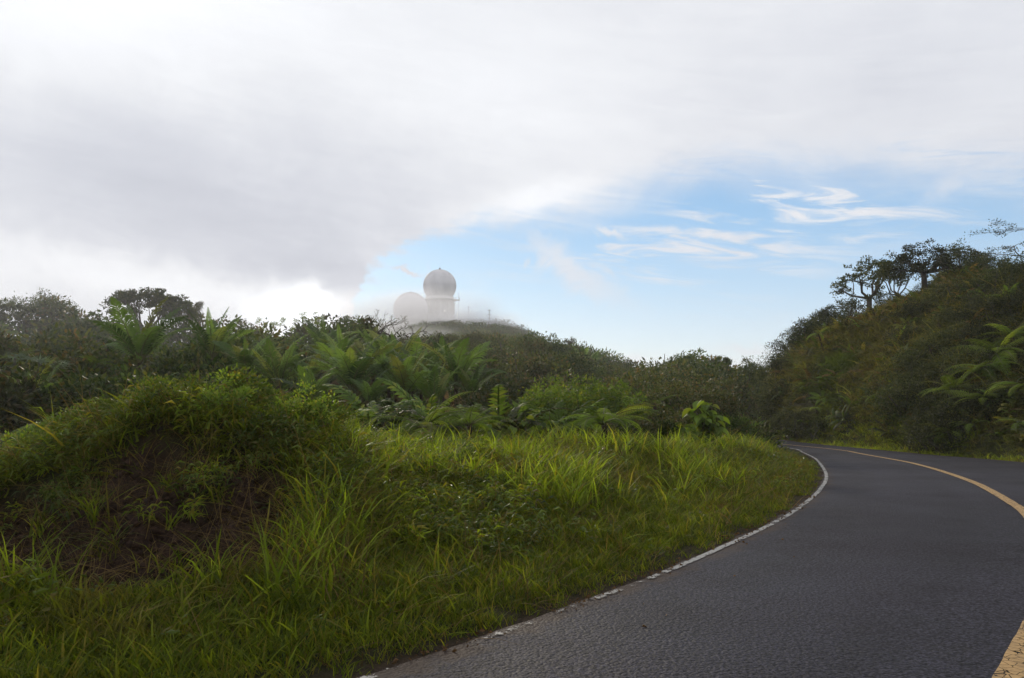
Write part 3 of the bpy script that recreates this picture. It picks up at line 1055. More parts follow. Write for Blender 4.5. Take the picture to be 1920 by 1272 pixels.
def pinnate(seed, L=2.2, pairs=34, leaflet=0.55, rise=0.9, sag=1.1, mat=None, width=0.05, hang=0.35, vee=0.5, stalk=0.15, teeth=0, stiff=0.0, segs=2):
    """one frond: arching midrib with paired leaflets. Points out along +X, starts rising at an angle"""
    rg = np.random.default_rng(seed)
    mb = MB()
    n = 18
    t = np.linspace(0, 1, n)
    ang = rise - sag * t ** 1.4
    ds = L / (n - 1)
    x = np.concatenate([[0], np.cumsum(np.cos(ang[:-1]) * ds)])
    z = np.concatenate([[0], np.cumsum(np.sin(ang[:-1]) * ds)])
    y = np.sin(t * 2.2 + seed) * 0.04 * L
    rib = np.stack([x, y, z], 1)
    mb.tube(rib, np.linspace(0.022, 0.004, n) * (L / 2.2) ** 0.5, 4, 1, cap=False)
    ts = stalk + (1 - stalk) * (np.arange(pairs) + 0.5) / pairs
    P = np.stack([np.interp(ts, t, rib[:, k]) for k in range(3)], 1)
    T = unit(np.stack([np.interp(ts, t, np.gradient(rib[:, k])) for k in range(3)], 1))
    up = np.cross(T, np.tile([0, 1.0, 0], (pairs, 1)))
    up = unit(up * np.sign(up[:, 2:3] + 1e-6))
    prof = np.sin(np.clip((ts - stalk) / (1 - stalk), 0, 1) ** 0.62 * PI * 0.93 + 0.18) ** 0.75
    ll = leaflet * np.clip(prof, 0.12, 1)
    if teeth:
        for s in (-1, 1):
            side = np.tile([0, 1.0 * s, 0], (pairs, 1))
            D = unit(side + T * 0.32 - np.array([0, 0, 1]) * hang * 0.5 + rg.normal(size=(pairs, 3)) * 0.05)
            for k in range(pairs):
                m = teeth
                q = (np.arange(m) + 0.5) / m
                base = P[k] + D[k] * ll[k] * q[:, None] - np.array([0, 0, 1]) * (q ** 2)[:, None] * hang * 0.5 * ll[k]
                tw = (ll[k] * 0.11 + 0.008) * (1 - q) ** 0.7 + 0.006
                perp = unit(np.cross(D[k], up[k]))
                for s2 in (-1, 1):
                    dirr = perp * s2 + D[k] * 0.45
                    w = ll[k] / m * 0.42
                    a = base - D[k] * w
                    b = base + D[k] * w
                    c = base + dirr * tw[:, None]
                    mb.add_many(np.stack([a, b, c], 1), [(0, 1, 2)], 0)
                mb.add(np.array([P[k], P[k] + D[k] * ll[k] * .5 + up[k] * .004 - np.array([0, 0, 1]) * .25 * hang * .5 * ll[k], base[-1]]), [(0, 1, 2)], 0)
    else:
        for s in (-1, 1):
            side = np.tile([0, 1.0 * s, 0], (pairs, 1))
            D = unit(side * (1 - stiff * .3) + T * (0.62 + 0.5 * ts[:, None]) + up * vee + rg.normal(size=(pairs, 3)) * 0.10)
            a = P
            b = P + D * (ll * 0.45)[:, None] - np.array([0, 0, 1]) * (ll * hang * 0.12)[:, None]
            c = P + D * (ll * 0.85)[:, None] - np.array([0, 0, 1]) * (ll * hang * 0.62)[:, None]
            e = unit(np.cross(D, up)) * width / 2
            v = np.stack([a - e * .5, a + e * .5, b - e, b + e, c], 1)
            mb.add_many(v, [(0, 1, 3, 2), (2, 3, 4)], 0)
    return mb.mesh('frond', [mat or M['palm'], M['stalk']])


def blades(seed, n, h, w, spread, lean=0.35, curl=0.5, mat=None, name='grass_clump', segs=3, side=None):
    rg = np.random.default_rng(seed)
    mb = MB()
    base = rg.normal(size=(n, 2)) * spread
    a = rg.random(n) * 2 * PI
    hh = h * (0.55 + 0.6 * rg.random(n))
    out = np.stack([np.cos(a), np.sin(a)], 1)
    if side is not None:
        out = out * 0.5 + np.array(side)
    ln = lean * (0.3 + rg.random(n))
    rows = []
    for s in range(segs + 1):
        t = s / segs
        r = hh * (ln * t + curl * t * t * (0.4 + 0.8 * ln))
        z = hh * (t - 0.42 * curl * t ** 2.6)
        c = np.stack([base[:, 0] + out[:, 0] * r, base[:, 1] + out[:, 1] * r, z - 0.02], 1)
        ww = w * (1 - t) ** 0.6 * (0.6 + 0.8 * ((np.arange(n) * 0.37) % 1))
        pr = np.stack([-np.sin(a + 0.6), np.cos(a + 0.6), np.zeros(n)], 1) * (ww / 2)[:, None]
        rows.append((c, pr))
    vs = []
    for c, p in rows[:-1]:
        vs += [c - p, c + p]
    vs.append(rows[-1][0])
    v = np.stack(vs, 1)
    fs = [(2 * i, 2 * i + 1, 2 * i + 3, 2 * i + 2) for i in range(segs - 1)] + [(2 * segs - 2, 2 * segs - 1, 2 * segs)]
    mb.add_many(v, fs)
    return mb.mesh(name, mat)


def weed(seed, n=14, leaf=0.07, h=0.2, mat=None, spread=0.08):
    rg = np.random.default_rng(seed)
    mb = MB()
    C = np.stack([rg.normal(size=n) * spread, rg.normal(size=n) * spread, h * (0.25 + 0.8 * rg.random(n))], 1)
    D = np.stack([rg.normal(size=n), rg.normal(size=n), rg.normal(size=n) * 0.35 + 0.15], 1)
    add_leaves(mb, rg, C, D, leaf * (0.6 + 0.8 * rg.random(n)), leaf * 0.55)
    return mb.mesh('weed', mat)


def leafy_shoot(seed, mat, stems=5, H=.34):
    """a few leaning stems set with long arching leaves"""
    rg = np.random.default_rng(seed)
    mb = MB()
    for s in range(stems):
        a = rg.random() * 6.28
        lean = .25 + .6 * rg.random()
        q = np.linspace(.12, 1, 8)
        h = H * (.6 + .6 * rg.random())
        C = np.stack([np.cos(a) * lean * h * q ** 1.3 + rg.normal() * .04, np.sin(a) * lean * h * q ** 1.3 + rg.normal() * .04, h * q * (1 - .25 * q)], 1)
        az = a + np.arange(8) * 2.7 + rg.normal(size=8) * .3
        D = np.stack([np.cos(az), np.sin(az), np.full(8, .35)], 1)
        add_leaves(mb, rg, C, D, .085 + .07 * rg.random(8), .024, droop=.55)
    return mb.mesh('leafy_shoot', mat)


def sprig(seed, n=120, R=0.5, H=0.7, leaf=0.10, mat=None, simple=True):
    """clump of leafy shoots for ground cover on slopes"""
    rg = np.random.default_rng(seed)
    mb = MB()
    off = ball(rg, n) * np.array([R, R, H * 0.5]) + np.array([0, 0, H * 0.45])
    (add_simple_leaves if simple else add_leaves)(mb, rg, off, off - np.array([0, 0, H * 0.2]) + rg.normal(size=(n, 3)) * 0.25, leaf * (0.6 + 0.8 * rg.random(n)), leaf * 0.5)
    return mb.mesh('sprig', mat)


# ------------------------------------------------------------------ scattered ground cover (stuff)
def scatter(name, meshes, pos, rot, scl, pick=None):
    """ONE object that stands for uncountable cover: points with instances of a few small meshes"""
    coll = bpy.data.collections.new('source_' + name)
    for i, m in enumerate(meshes):
        o = bpy.data.objects.new('variant_%02d_%s' % (i, name), m)
        coll.objects.link(o)
    n = len(pos)
    me = bpy.data.meshes.new(name)
    me.vertices.add(n)
    me.vertices.foreach_set('co', np.asarray(pos, np.float32).ravel())
    a = me.attributes.new('rot', 'FLOAT_VECTOR', 'POINT')
    a.data.foreach_set('vector', np.asarray(rot, np.float32).ravel())
    a = me.attributes.new('scl', 'FLOAT_VECTOR', 'POINT')
    scl = np.asarray(scl, np.float32)
    if scl.ndim == 1:
        scl = np.repeat(scl[:, None], 3, 1)
    a.data.foreach_set('vector', scl.ravel())
    a = me.attributes.new('pick', 'INT', 'POINT')
    if pick is None:
        pick = rng.integers(0, len(meshes), n)
    a.data.foreach_set('value', np.asarray(pick, np.int32))
    ob = link(bpy.data.objects.new(name, me))
    tag(ob, kind='stuff')
    g = bpy.data.node_groups.new(name, 'GeometryNodeTree')
    g.interface.new_socket('Geometry', in_out='INPUT', socket_type='NodeSocketGeometry')
    g.interface.new_socket('Geometry', in_out='OUTPUT', socket_type='NodeSocketGeometry')
    nd = g.nodes.new
    gi, go = nd('NodeGroupInput'), nd('NodeGroupOutput')
    ci = nd('GeometryNodeCollectionInfo')
    ci.inputs['Collection'].default_value = coll
    ci.inputs['Separate Children'].default_value = True
    ci.inputs['Reset Children'].default_value = True
    ip = nd('GeometryNodeInstanceOnPoints')
    ip.inputs['Pick Instance'].default_value = True

    def attr(nm, ty):
        q = nd('GeometryNodeInputNamedAttribute')
        q.data_type = ty
        q.inputs['Name'].default_value = nm
        return q.outputs['Attribute']
    L = g.links.new
    L(gi.outputs[0], ip.inputs['Points'])
    L(ci.outputs[0], ip.inputs['Instance'])
    L(attr('pick', 'INT'), ip.inputs['Instance Index'])
    er = nd('FunctionNodeEulerToRotation')
    L(attr('rot', 'FLOAT_VECTOR'), er.inputs[0])
    L(er.outputs[0], ip.inputs['Rotation'])
    L(attr('scl', 'FLOAT_VECTOR'), ip.inputs['Scale'])
    L(ip.outputs[0], go.inputs[0])
    md = ob.modifiers.new('scatter', 'NODES')
    md.node_group = g
    return ob


def region(n, u0, u1, y0, y1, power=1.0, rg=rng):
    """n random ground points between two photo columns and two distances, even per square metre"""
    y = np.sqrt(rg.random(n) * (y1 ** 2 - y0 ** 2) + y0 ** 2) if power == 1.0 else y0 + (y1 - y0) * rg.random(n) ** power
    u = u0 + (u1 - u0) * rg.random(n)
    x = (u - 960) / F * y
    return x, y


def put_scatter(name, meshes, x, y, s, tilt=0.2, sink=0.0, zs=None, pick=None):
    z = ground_h(x, y) - sink
    n = len(x)
    rot = np.stack([rng.normal(size=n) * tilt, rng.normal(size=n) * tilt, rng.random(n) * 2 * PI], 1)
    scl = np.repeat(np.asarray(s)[:, None], 3, 1)
    if zs is not None:
        scl[:, 2] *= zs
    return scatter(name, meshes, np.stack([x, y, z], 1), rot, scl, pick)


# ------------------------------------------------------------------ grass and low cover
def grass_cover():
    short = [blades(100 + i, 22, 0.15, 0.011, 0.07, 0.5, 0.5, M['grass'], 'short_grass') for i in range(4)]
    mid = [blades(110 + i, 18, 0.34, 0.017, 0.09, 0.5, 0.8, M['grass'], 'meadow_grass') for i in range(5)]
    tall = [blades(120 + i, 12, 0.58, 0.024, 0.09, 0.32, 0.6, M['tall_grass'], 'tall_grass') for i in range(5)]
    arch = [blades(130 + i, 14, 0.27, 0.022, 0.12, 0.8, 1.4, M['grass'], 'arching_grass', side=(-0.7, -0.4)) for i in range(4)]
    dry = [blades(140 + i, 12, 0.32, 0.008, 0.12, 0.9, 1.1, M['dry_grass'], 'dry_grass') for i in range(3)]
    weeds = [weed(150 + i, 16, 0.062, 0.2, M['weed']) for i in range(4)]
    bigweed = [weed(160 + i, 10, 0.085, 0.28, M['weed'], 0.14) for i in range(3)]

    def keep(x, y, f):
        z, dl, dr = ground_h(x, y, full=True)
        p = f(x, y, dl, dr)
        k = rng.random(len(x)) < p
        return x[k], y[k], dl[k], dr[k]

    # turf close to the asphalt
    x, y = region(60000, -350, 1650, 3.6, 27)
    x, y, dl, dr = keep(x, y, lambda x, y, dl, dr: (dl > 0.04) * (1 - 0.5 * sstep(dl, 1.5, 4)) * (1 - 0.98 * dirt_mask(x, y)) * np.clip(9.0 / y, .3, 1) * sstep(dl + fbm(x, y, 2.5) * .5, 0.0, 0.35))
    put_scatter('short_grass', short, x, y, (0.55 + 0.8 * rng.random(len(x))) * (0.6 + 0.6 * sstep(dl, 0, 0.8)), 0.2)
    # meadow growth
    x, y = region(46000, -420, 1640, 4.2, 27)
    x, y, dl, dr = keep(x, y, lambda x, y, dl, dr: sstep(dl + fbm(x, y, 0.8) * 1.4, 0.5, 1.4) * (1 - 0.97 * dirt_mask(x, y)) * (.35 + .65 * sstep(y + fbm(x, y, 1.5), 5.0, 7.2)) * np.clip(13.0 / y, .35, 1) * (0.35 + 0.9 * sstep(fbm(x, y, 0.9), -0.1, 0.1)) * (0.25 + 0.75 * sstep(fbm(x + 9, y, 2.6, 2), -0.16, 0.02)) * (1 - 0.55 * ((y > 7.9) & (960 + F * x / y < 560))))
    put_scatter('meadow_grass', mid, x, y, (0.55 + 0.75 * rng.random(len(x))) * (0.75 + 0.9 * np.clip(fbm(x, y, 0.45) + .3, 0, 1)), 0.25)
    # taller bright grass in drifts
    x, y = region(30000, -200, 1600, 5.0, 26)

    def drift(x, y, dl, dr):
        u = 960 + F * x / y
        k = sstep(fbm(x, y, 0.5, 3) + 0.30 * np.exp(-((u - 620) / 140) ** 2) * (y < 11) + 0.20 * (y > 10) * (u > 560), 0.02, 0.24)
        return k * sstep(dl, 0.9, 2.2) * (1 - dirt_mask(x, y)) * np.clip(13.0 / y, .5, 1) * .8 * (1 - .75 * ((y > 13.5) & (u > 700) & (u < 1260))) * (1 - .45 * ((y < 8.5) & (u > 560))) * (1 - .85 * ((u < 540) & (y < 11)))
    x, y, dl, dr = keep(x, y, drift)
    put_scatter('tall_grass', tall, x, y, 0.5 + 0.75 * rng.random(len(x)), 0.18)
    # grass hanging over the crest of the left mound
    x, y = region(9000, -420, 640, 7.6, 12.5)
    x, y, dl, dr = keep(x, y, lambda x, y, dl, dr: (1 - 0.97 * dirt_mask(x, y)) * (y > 7.9) * 0.9)
    k = rng.random(len(x)) < .55
    shoots = [leafy_shoot(180 + i, M[('weed', 'grass', 'tall_grass', 'weed')[i]]) for i in range(4)]
    xs, ys = region(7500, -420, 1000, 7.4, 14)
    zs_, dls, drs = ground_h(xs, ys, full=True)
    ks = rng.random(len(xs)) < (1 - 0.965 * dirt_mask(xs, ys)) * np.where(960 + F * xs / ys < 660, .95, .35) * (dls > 1)
    put_scatter('leafy_shoots', shoots, xs[ks], ys[ks], 0.5 + 0.8 * rng.random(ks.sum()), 0.45)
    x, y = x[k], y[k]
    put_scatter('arching_grass', arch, x, y, 0.5 + 0.7 * rng.random(len(x)), 0.3)
    x, y = region(7000, -400, 1500, 5.0, 24)
    x, y, dl, dr = keep(x, y, lambda x, y, dl, dr: (dl > 0.15) * (0.42 + 0.5 * (fbm(x, y, 1.1) > 0.1)))
    put_scatter('dry_grass', dry, x, y, 0.5 + 0.7 * rng.random(len(x)), 0.4)
    x, y = region(16000, -400, 1560, 4.0, 24)
    x, y, dl, dr = keep(x, y, lambda x, y, dl, dr: (dl > 0.25) * sstep(fbm(x, y, 0.9), -0.02, 0.25) * .6 * (1 - 0.93 * dirt_mask(x, y)))
    put_scatter('creeping_weeds', weeds, x, y, 0.5 + 0.9 * rng.random(len(x)), 0.3)
    x, y = region(2600, -400, 1500, 7.5, 20)
    x, y, dl, dr = keep(x, y, lambda x, y, dl, dr: (dl > 0.5) * sstep(fbm(x, y, 0.7), -0.1, 0.25) * (1 - 0.95 * dirt_mask(x, y)) * 0.8)
    put_scatter('broadleaf_weeds', bigweed, x, y, 0.5 + 0.8 * rng.random(len(x)), 0.3)

    # dead leaves swept along the asphalt edge
    lb = MB()
    add_leaves(lb, np.random.default_rng(5), np.zeros((1, 3)), np.array([[1.0, 0, 0.1]]), 0.05, 0.03)
    leafm = lb.mesh('dead_leaf', M['litter'])
    p = resample(LEFT, 0.012)
    p = p[(p[:, 1] > 3.5) & (p[:, 1] < 14)]
    p = p[rng.random(len(p)) < 0.5 * (fbm(p[:, 0], p[:, 1], 1.5) > -0.08)]
    n = normals(p)
    off = rng.normal(size=len(p)) * 0.07 - 0.0 + (rng.random(len(p)) < 0.06) * rng.random(len(p)) * 0.8
    q = p + n * off[:, None]
    zz = np.maximum(ground_h(q[:, 0], q[:, 1]), road_z(q[:, 1]) + 0.004) + 0.012
    rot = np.stack([rng.normal(size=len(q)) * .3, rng.normal(size=len(q)) * .3, rng.random(len(q)) * 6.28], 1)
    scatter('leaf_litter', [leafm], np.stack([q[:, 0], q[:, 1], zz], 1), rot, 0.25 + 0.7 * rng.random(len(q)))

    # crumbled earth on the bare bank
    cm = []
    for i in range(4):
        rg = np.random.default_rng(300 + i)
        mb = MB()
        k = 5
        vs, fs = [], []
        for a in range(k + 1):
            for b in range(8):
                th, ph = PI * a / k, 2 * PI * b / 8
                r = 0.05 * (0.7 + 0.6 * rg.random())
                vs.append([r * math.sin(th) * math.cos(ph), r * math.sin(th) * math.sin(ph), r * 0.8 * math.cos(th)])
        for a in range(k):
            for b in range(8):
                fs.append((a * 8 + b, a * 8 + (b + 1) % 8, (a + 1) * 8 + (b + 1) % 8, (a + 1) * 8 + b))
        mb.add(vs, fs)
        cm.append(mb.mesh('clod', M['clod'], True))
    x, y = region(26000, -380, 620, 6.2, 9.0)
    dm = dirt_mask(x, y)
    k = rng.random(len(x)) < dm * 0.6
    x, y = x[k], y[k]
    put_scatter('earth_clods', cm, x, y, 0.12 + 0.75 * rng.random(len(x)) ** 4, 1.0)
    # roots and dead stems on the bank
    x, y = region(2400, -380, 700, 6.2, 9.2)
    k = rng.random(len(x)) < 0.35 + 0.5 * (dirt_mask(x, y) < .5)
    put_scatter('dead_stems', [blades(170 + i, 6, 0.34, 0.005, 0.1, 1.6, 0.9, M['dry_grass'], 'dead_stems') for i in range(3)], x[k], y[k], 0.4 + 0.7 * rng.random(k.sum()), 0.6)


grass_cover()


def slope_cover():
    # undergrowth on the left valley and slopes
    low = [sprig(200 + i, 110, 0.62, 0.85, 0.13, M[m]) for i, m in enumerate(('far_leaf', 'dull_leaf', 'hill_leaf', 'mid_leaf'))]
    x, y = region(9000, -700, 1560, 15.5, 62)
    z, dl, dr = ground_h(x, y, full=True)
    u = 960 + F * x / y
    crest = np.interp(u, [600, 800, 1000, 1200, 1500], [16.5, 17, 19.5, 22.5, 27])
    k = (dl > 1.2) & (dr < -2) & (y > crest)
    x, y, dl = x[k], y[k], dl[k]
    s = (0.7 + 0.8 * rng.random(len(x))) * (0.8 + sstep(y, 25, 50) * 0.8)
    pick = rng.choice(4, len(x), p=[.42, .30, .18, .10])
    put_scatter('undergrowth', low, x, y, s, 0.2, 0.1, pick=pick)
    x, y = region(1500, 520, 1010, 22, 46)
    put_scatter('hollow_undergrowth', low, x, y, 1.5 + 1.0 * rng.random(len(x)), 0.2, 0.1)
    # behind the road, before the saddle
    x, y = region(5200, 1100, 1650, 52, 112)
    z, dl, dr = ground_h(x, y, full=True)
    k = (dl > 1.0) & (rng.random(len(x)) < 0.8)
    put_scatter('saddle_undergrowth', low, x[k], y[k], 1.2 + 1.1 * rng.random(k.sum()), 0.2, 0.1)
    # far wooded ridge under the radomes: reads as one mass
    farc = [sprig(220 + i, 420, 2.0, 2.2, 0.24, M[m]) for i, m in enumerate(('far_leaf', 'dull_leaf', 'hill_leaf'))]
    x, y = region(34000, -300, 1600, 60, 470)
    z = ground_h(x, y)
    k = (z > -16) & (rng.random(len(x)) < np.clip(220 / y, 0.3, 1)) & ~((np.hypot(x + 40, y - 428) < 22))
    put_scatter('ridge_wood', farc, x[k], y[k], (0.6 + 1.0 * rng.random(k.sum()) ** 2 + 1.6 * np.clip(fbm(x[k], y[k], 0.06, 4), -.1, .4)) * np.interp(y[k], [60, 120, 250, 400], [0.9, 1.15, 1.3, 1.4]), 0.2, 0.4)
    # right-hand hill: brown and green cover, shorter by the road
    hb = [blades(230 + i, 26, 0.42, 0.030, 0.20, 0.8, 1.2, M['hill_grass'], 'hill_grass') for i in range(4)]
    hs = [sprig(240 + i, 70, 0.34, 0.45, 0.085, M[m]) for i, m in enumerate(('dull_leaf', 'dull_leaf', 'hill_leaf', 'mid_leaf'))]
    x, y = region(42000, 1380, 2700, 17, 60)
    z, dl, dr = ground_h(x, y, full=True)
    k = (dr > 0.25) & (dr < 30) & (rng.random(len(x)) < 0.8)
    x, y, dr = x[k], y[k], dr[k]
    put_scatter('hillside_grass', hb, x, y, (0.6 + 0.7 * rng.random(len(x))) * (0.55 + 0.5 * sstep(dr, .2, 2.5)), 0.35)
    x, y = region(17000, 1380, 2700, 17, 60)
    z, dl, dr = ground_h(x, y, full=True)
    nn = fbm(x, y, 0.22, 4)
    k = (dr > 1.0) & (dr < 30) & (rng.random(len(x)) < sstep(nn, -0.12, 0.14) * np.where(960 + F * x / y < 1670, .3, .75))
    put_scatter('hillside_bracken', hs, x[k], y[k], 0.5 + 0.8 * rng.random(k.sum()), 0.3)
    # verge strip under the hill
    vb = [blades(250 + i, 26, 0.24, 0.012, 0.12, 0.5, 0.8, M['tall_grass'], 'verge_grass') for i in range(3)]
    x, y = region(26000, 1440, 2700, 12, 40)
    z, dl, dr = ground_h(x, y, full=True)
    k = (dr > 0.1) & (dr < 4.6) & (rng.random(len(x)) < sstep(fbm(x, y, 0.35), -0.22, 0.02) * (1 - .5 * sstep(dr, 2.5, 4.6)))
    put_scatter('hill_foot_grass', vb, x[k], y[k], (0.6 + 0.8 * rng.random(k.sum())), 0.25)


slope_cover()


def rosettes():
    """small ferny rosettes through the cover of the hill and the hollow"""
    ms = []
    for i in range(5):
        fr = pinnate(860 + i, .9, 15, .20, .9 - .1 * i, 1.3, M[('mid_leaf', 'fern', 'dull_leaf', 'hill_grass', 'dry_grass')[i]], .045, .4, .1)
        n = len(fr.vertices)
        co = np.zeros(n * 3)
        fr.vertices.foreach_get('co', co)
        co = co.reshape(-1, 3)
        fc = [tuple(p.vertices) for p in fr.polygons]
        mb = MB()
        rg = np.random.default_rng(i)
        for k in range(7):
            a = k * .9 + rg.normal() * .2
            t = rg.normal() * .25
            q = co * (.7 + .5 * rg.random())
            q = np.stack([q[:, 0] * math.cos(t) + q[:, 2] * math.sin(t), q[:, 1], -q[:, 0] * math.sin(t) + q[:, 2] * math.cos(t)], 1)
            mb.add(np.stack([q[:, 0] * math.cos(a) - q[:, 1] * math.sin(a), q[:, 0] * math.sin(a) + q[:, 1] * math.cos(a), q[:, 2]], 1), fc)
        ms.append(mb.mesh('rosette', fr.materials[0]))
    x, y = region(5200, 1400, 2500, 18, 58)
    z, dl, dr = ground_h(x, y, full=True)
    k = (dr > .8) & (dr < 26) & (rng.random(len(x)) < .8)
    put_scatter('hillside_ferns', ms, x[k], y[k], .35 + .75 * rng.random(k.sum()) ** 1.5, .35, -.25, pick=rng.choice(5, k.sum(), p=[.18, .10, .30, .27, .15]))
    x, y = region(2600, -500, 1480, 15.5, 44)
    z, dl, dr = ground_h(x, y, full=True)
    k = (dl > 1.5) & (960 + F * x / y < 1200) & (y > np.interp(960 + F * x / y, [600, 800, 1000, 1200, 1500], [16, 16.5, 18, 21, 26]))
    put_scatter('hollow_ferns', ms, x[k], y[k], .8 + 1.0 * rng.random(k.sum()) ** 1.5, .3, -.6, pick=rng.choice(5, k.sum(), p=[.46, .28, .26, 0, 0]))


rosettes()

# ------------------------------------------------------------------ radar station on the far ridge
def g_at(u, dist):
    r = ray(u, HOR)
    x, y = r[0] * dist, dist
    return x, y, gz(x, y)


def radar_station():
    D = 430.0
    px = D / F
    c = at(824.5, 536.5, D)
    R = 31.2 * px
    base = at(824.5, 612, D)[2]
    t = empty('radar_tower', (c[0], c[1], base))
    tag(t, 'tall round concrete tower carrying a white radome, on top of the misty ridge', 'radar tower')
    h = c[2] - base
    top = h - R * 0.80                                  # deck level
    m = MB()
    m.lathe([(R * .86, -6), (R * .86, top - 1.6), (R * .84, top - 1.55), (0.01, top - 1.5)], 56)
    drum = m.build('drum', M['concrete'], t)
    m = MB()
    for k in range(14):
        a = k * 2 * PI / 14
        m.box((R * .87 * math.cos(a), R * .87 * math.sin(a), (top - 8) / 2), (0.5, 0.35, top + 4), a)
    m.build('pilaster', M['concrete'], t)
    m = MB()
    m.lathe([(0.1, top - 1.5), (R * .80, top - 1.45), (R * .80, top - 0.9), (R * 1.02, top - 0.85), (R * 1.02, top - .45), (0.1, top - .4)], 56)
    m.build('deck', M['concrete'], t)
    m = MB()
    prof = []
    for k in range(41):
        th = -0.93 + (PI / 2 + 0.93) * k / 40
        prof.append((R * math.cos(th), h + R * math.sin(th)))
    prof[-1] = (0.02, h + R)
    m.lathe(prof, 72)
    dome = m.build('dome', M['radome'], t, True)
    m = MB()
    for k in range(24):
        a = k * 2 * PI / 24
        pts = [((R + .04) * math.cos(th) * math.cos(a), (R + .04) * math.cos(th) * math.sin(a), h + (R + .04) * math.sin(th)) for th in np.linspace(-0.9, 1.45, 22)]
        m.tube(pts, 0.06, 3, cap=False)
    for th in (-0.5, 0.0, 0.45, 0.85):
        pts = [((R + .04) * math.cos(th) * math.cos(a), (R + .04) * math.cos(th) * math.sin(a), h + (R + .04) * math.sin(th)) for a in np.linspace(0, 2 * PI, 49)]
        m.tube(pts, 0.06, 3, cap=False)
    o = m.build('panel_seams', M['radome'], dome)
    o['kind'] = 'stuff'
    m = MB()
    m.lathe([(R * .86, top - .4), (R * .86, top + 1.1), (R * .80, top + 1.15), (R * .80, top - .4)], 56)
    m.build('base_ring', M['white_rail'], t)
    m = MB()
    m.lathe([(0.5, h + R - .1), (0.5, h + R + .5), (0.25, h + R + .9), (0.02, h + R + .95)], 16)
    m.tube([(0, 0, h + R + .9), (0, 0, h + R + 1.9)], 0.05, 5)
    m.build('finial', M['dark_metal'], dome)
    # external ladder cage and side platform
    m = MB()
    a = -0.15
    ex, ey = math.cos(a), math.sin(a)
    for s in (-.35, .35):
        m.tube([(R * .95 * ex, R * .95 * ey + s, -4), (R * .95 * ex, R * .95 * ey + s, top - 1)], 0.07, 4)
    for k in range(int((top + 2) / 0.9)):
        m.box((R * .95 * ex, R * .95 * ey, -3 + k * .9), (.06, .7, .06))
    m.build('ladder', M['dark_metal'], t)
    m = MB()
    m.box((R * 1.10 * ex, R * 1.10 * ey, top - .75), (2.4, 3.0, .3))
    for sx in (-1.1, 1.1):
        for sy in (-1.4, 1.4):
            m.box((R * 1.1 * ex + sx, R * 1.1 * ey + sy, top + .0), (.08, .08, 1.4))
    m.box((R * 1.1 * ex, R * 1.1 * ey - 1.4, top + .6), (2.3, .08, .08))
    m.build('side_platform', M['dark_metal'], t)
    m = MB()
    m.tube([(R * 1.16, 0, -6), (R * 1.16, 0, top + 3.5)], 0.09, 5)
    m.build('whip_antenna', M['dark_metal'], t)
    for k, (a, z) in enumerate(((-1.25, top - 7.5), (-1.05, top - 8.2), (-1.75, top - 8.0), (-0.75, top - 8.2))):
        m = MB()
        m.box((R * .875 * math.cos(a), R * .875 * math.sin(a), z), (.3, 1.0, 1.1), a)
        m.build('window', M['glass'], t)
    m = MB()
    m.lathe([(0.02, -.22), (.2, -.1), (.2, .1), (.02, .22)], 10)
    l = m.build('lamp', M['lamp'], t)
    l.location = (R * .9 * math.cos(-1.15), R * .9 * math.sin(-1.15), top - 7.2)
    # the lower dome, mostly swallowed by the mist
    c2 = at(770, 580.5, D - 14)
    R2 = 31.5 * px
    t2 = empty('radome', (c2[0], c2[1], c2[2] - R2 - 2))
    tag(t2, 'lower white radome half sunk in mist beside the tall tower', 'radome')
    m = MB()
    prof = [(R2 * math.cos(th), R2 + 2 + R2 * math.sin(th)) for th in np.linspace(-1.0, PI / 2, 40)]
    prof[-1] = (0.02, 2 * R2 + 2)
    m.lathe(prof, 72)
    d2 = m.build('dome', M['radome'], t2, True)
    m = MB()
    for k in range(24):
        a = k * 2 * PI / 24
        pts = [((R2 + .04) * math.cos(th) * math.cos(a), (R2 + .04) * math.cos(th) * math.sin(a), R2 + 2 + (R2 + .04) * math.sin(th)) for th in np.linspace(-0.9, 1.45, 22)]
        m.tube(pts, 0.06, 3, cap=False)
    o = m.build('panel_seams', M['radome'], d2)
    o['kind'] = 'stuff'
    m = MB()
    m.lathe([(R2 * .62, -6), (R2 * .62, R2 * .3)], 40)
    m.build('base_ring', M['concrete'], t2)
    m = MB()
    m.lathe([(0.4, 2 * R2 + 1.9), (0.4, 2 * R2 + 2.3), (0.02, 2 * R2 + 2.5)], 12)
    m.build('finial', M['dark_metal'], d2)
    # small gear on the link between the two
    g = at(793.5, 563, D - 9)
    t3 = empty('floodlight', tuple(g - np.array([0, 0, 4.0])))
    tag(t3, 'small floodlight on a bracket between the two radomes', 'floodlight')
    m = MB()
    m.tube([(0, 0, 0), (0, 0, 3.6)], .09, 5)
    m.box((0, 0, 3.6), (.9, .5, .5))
    m.build('bracket', M['white_rail'], t3)
    m = MB()
    m.lathe([(.02, 0), (.32, .12), (.36, .5), (.02, .52)], 12)
    q = m.build('lamp_head', M['white_rail'], t3)
    q.location = (.5, -.2, 3.75)


radar_station()


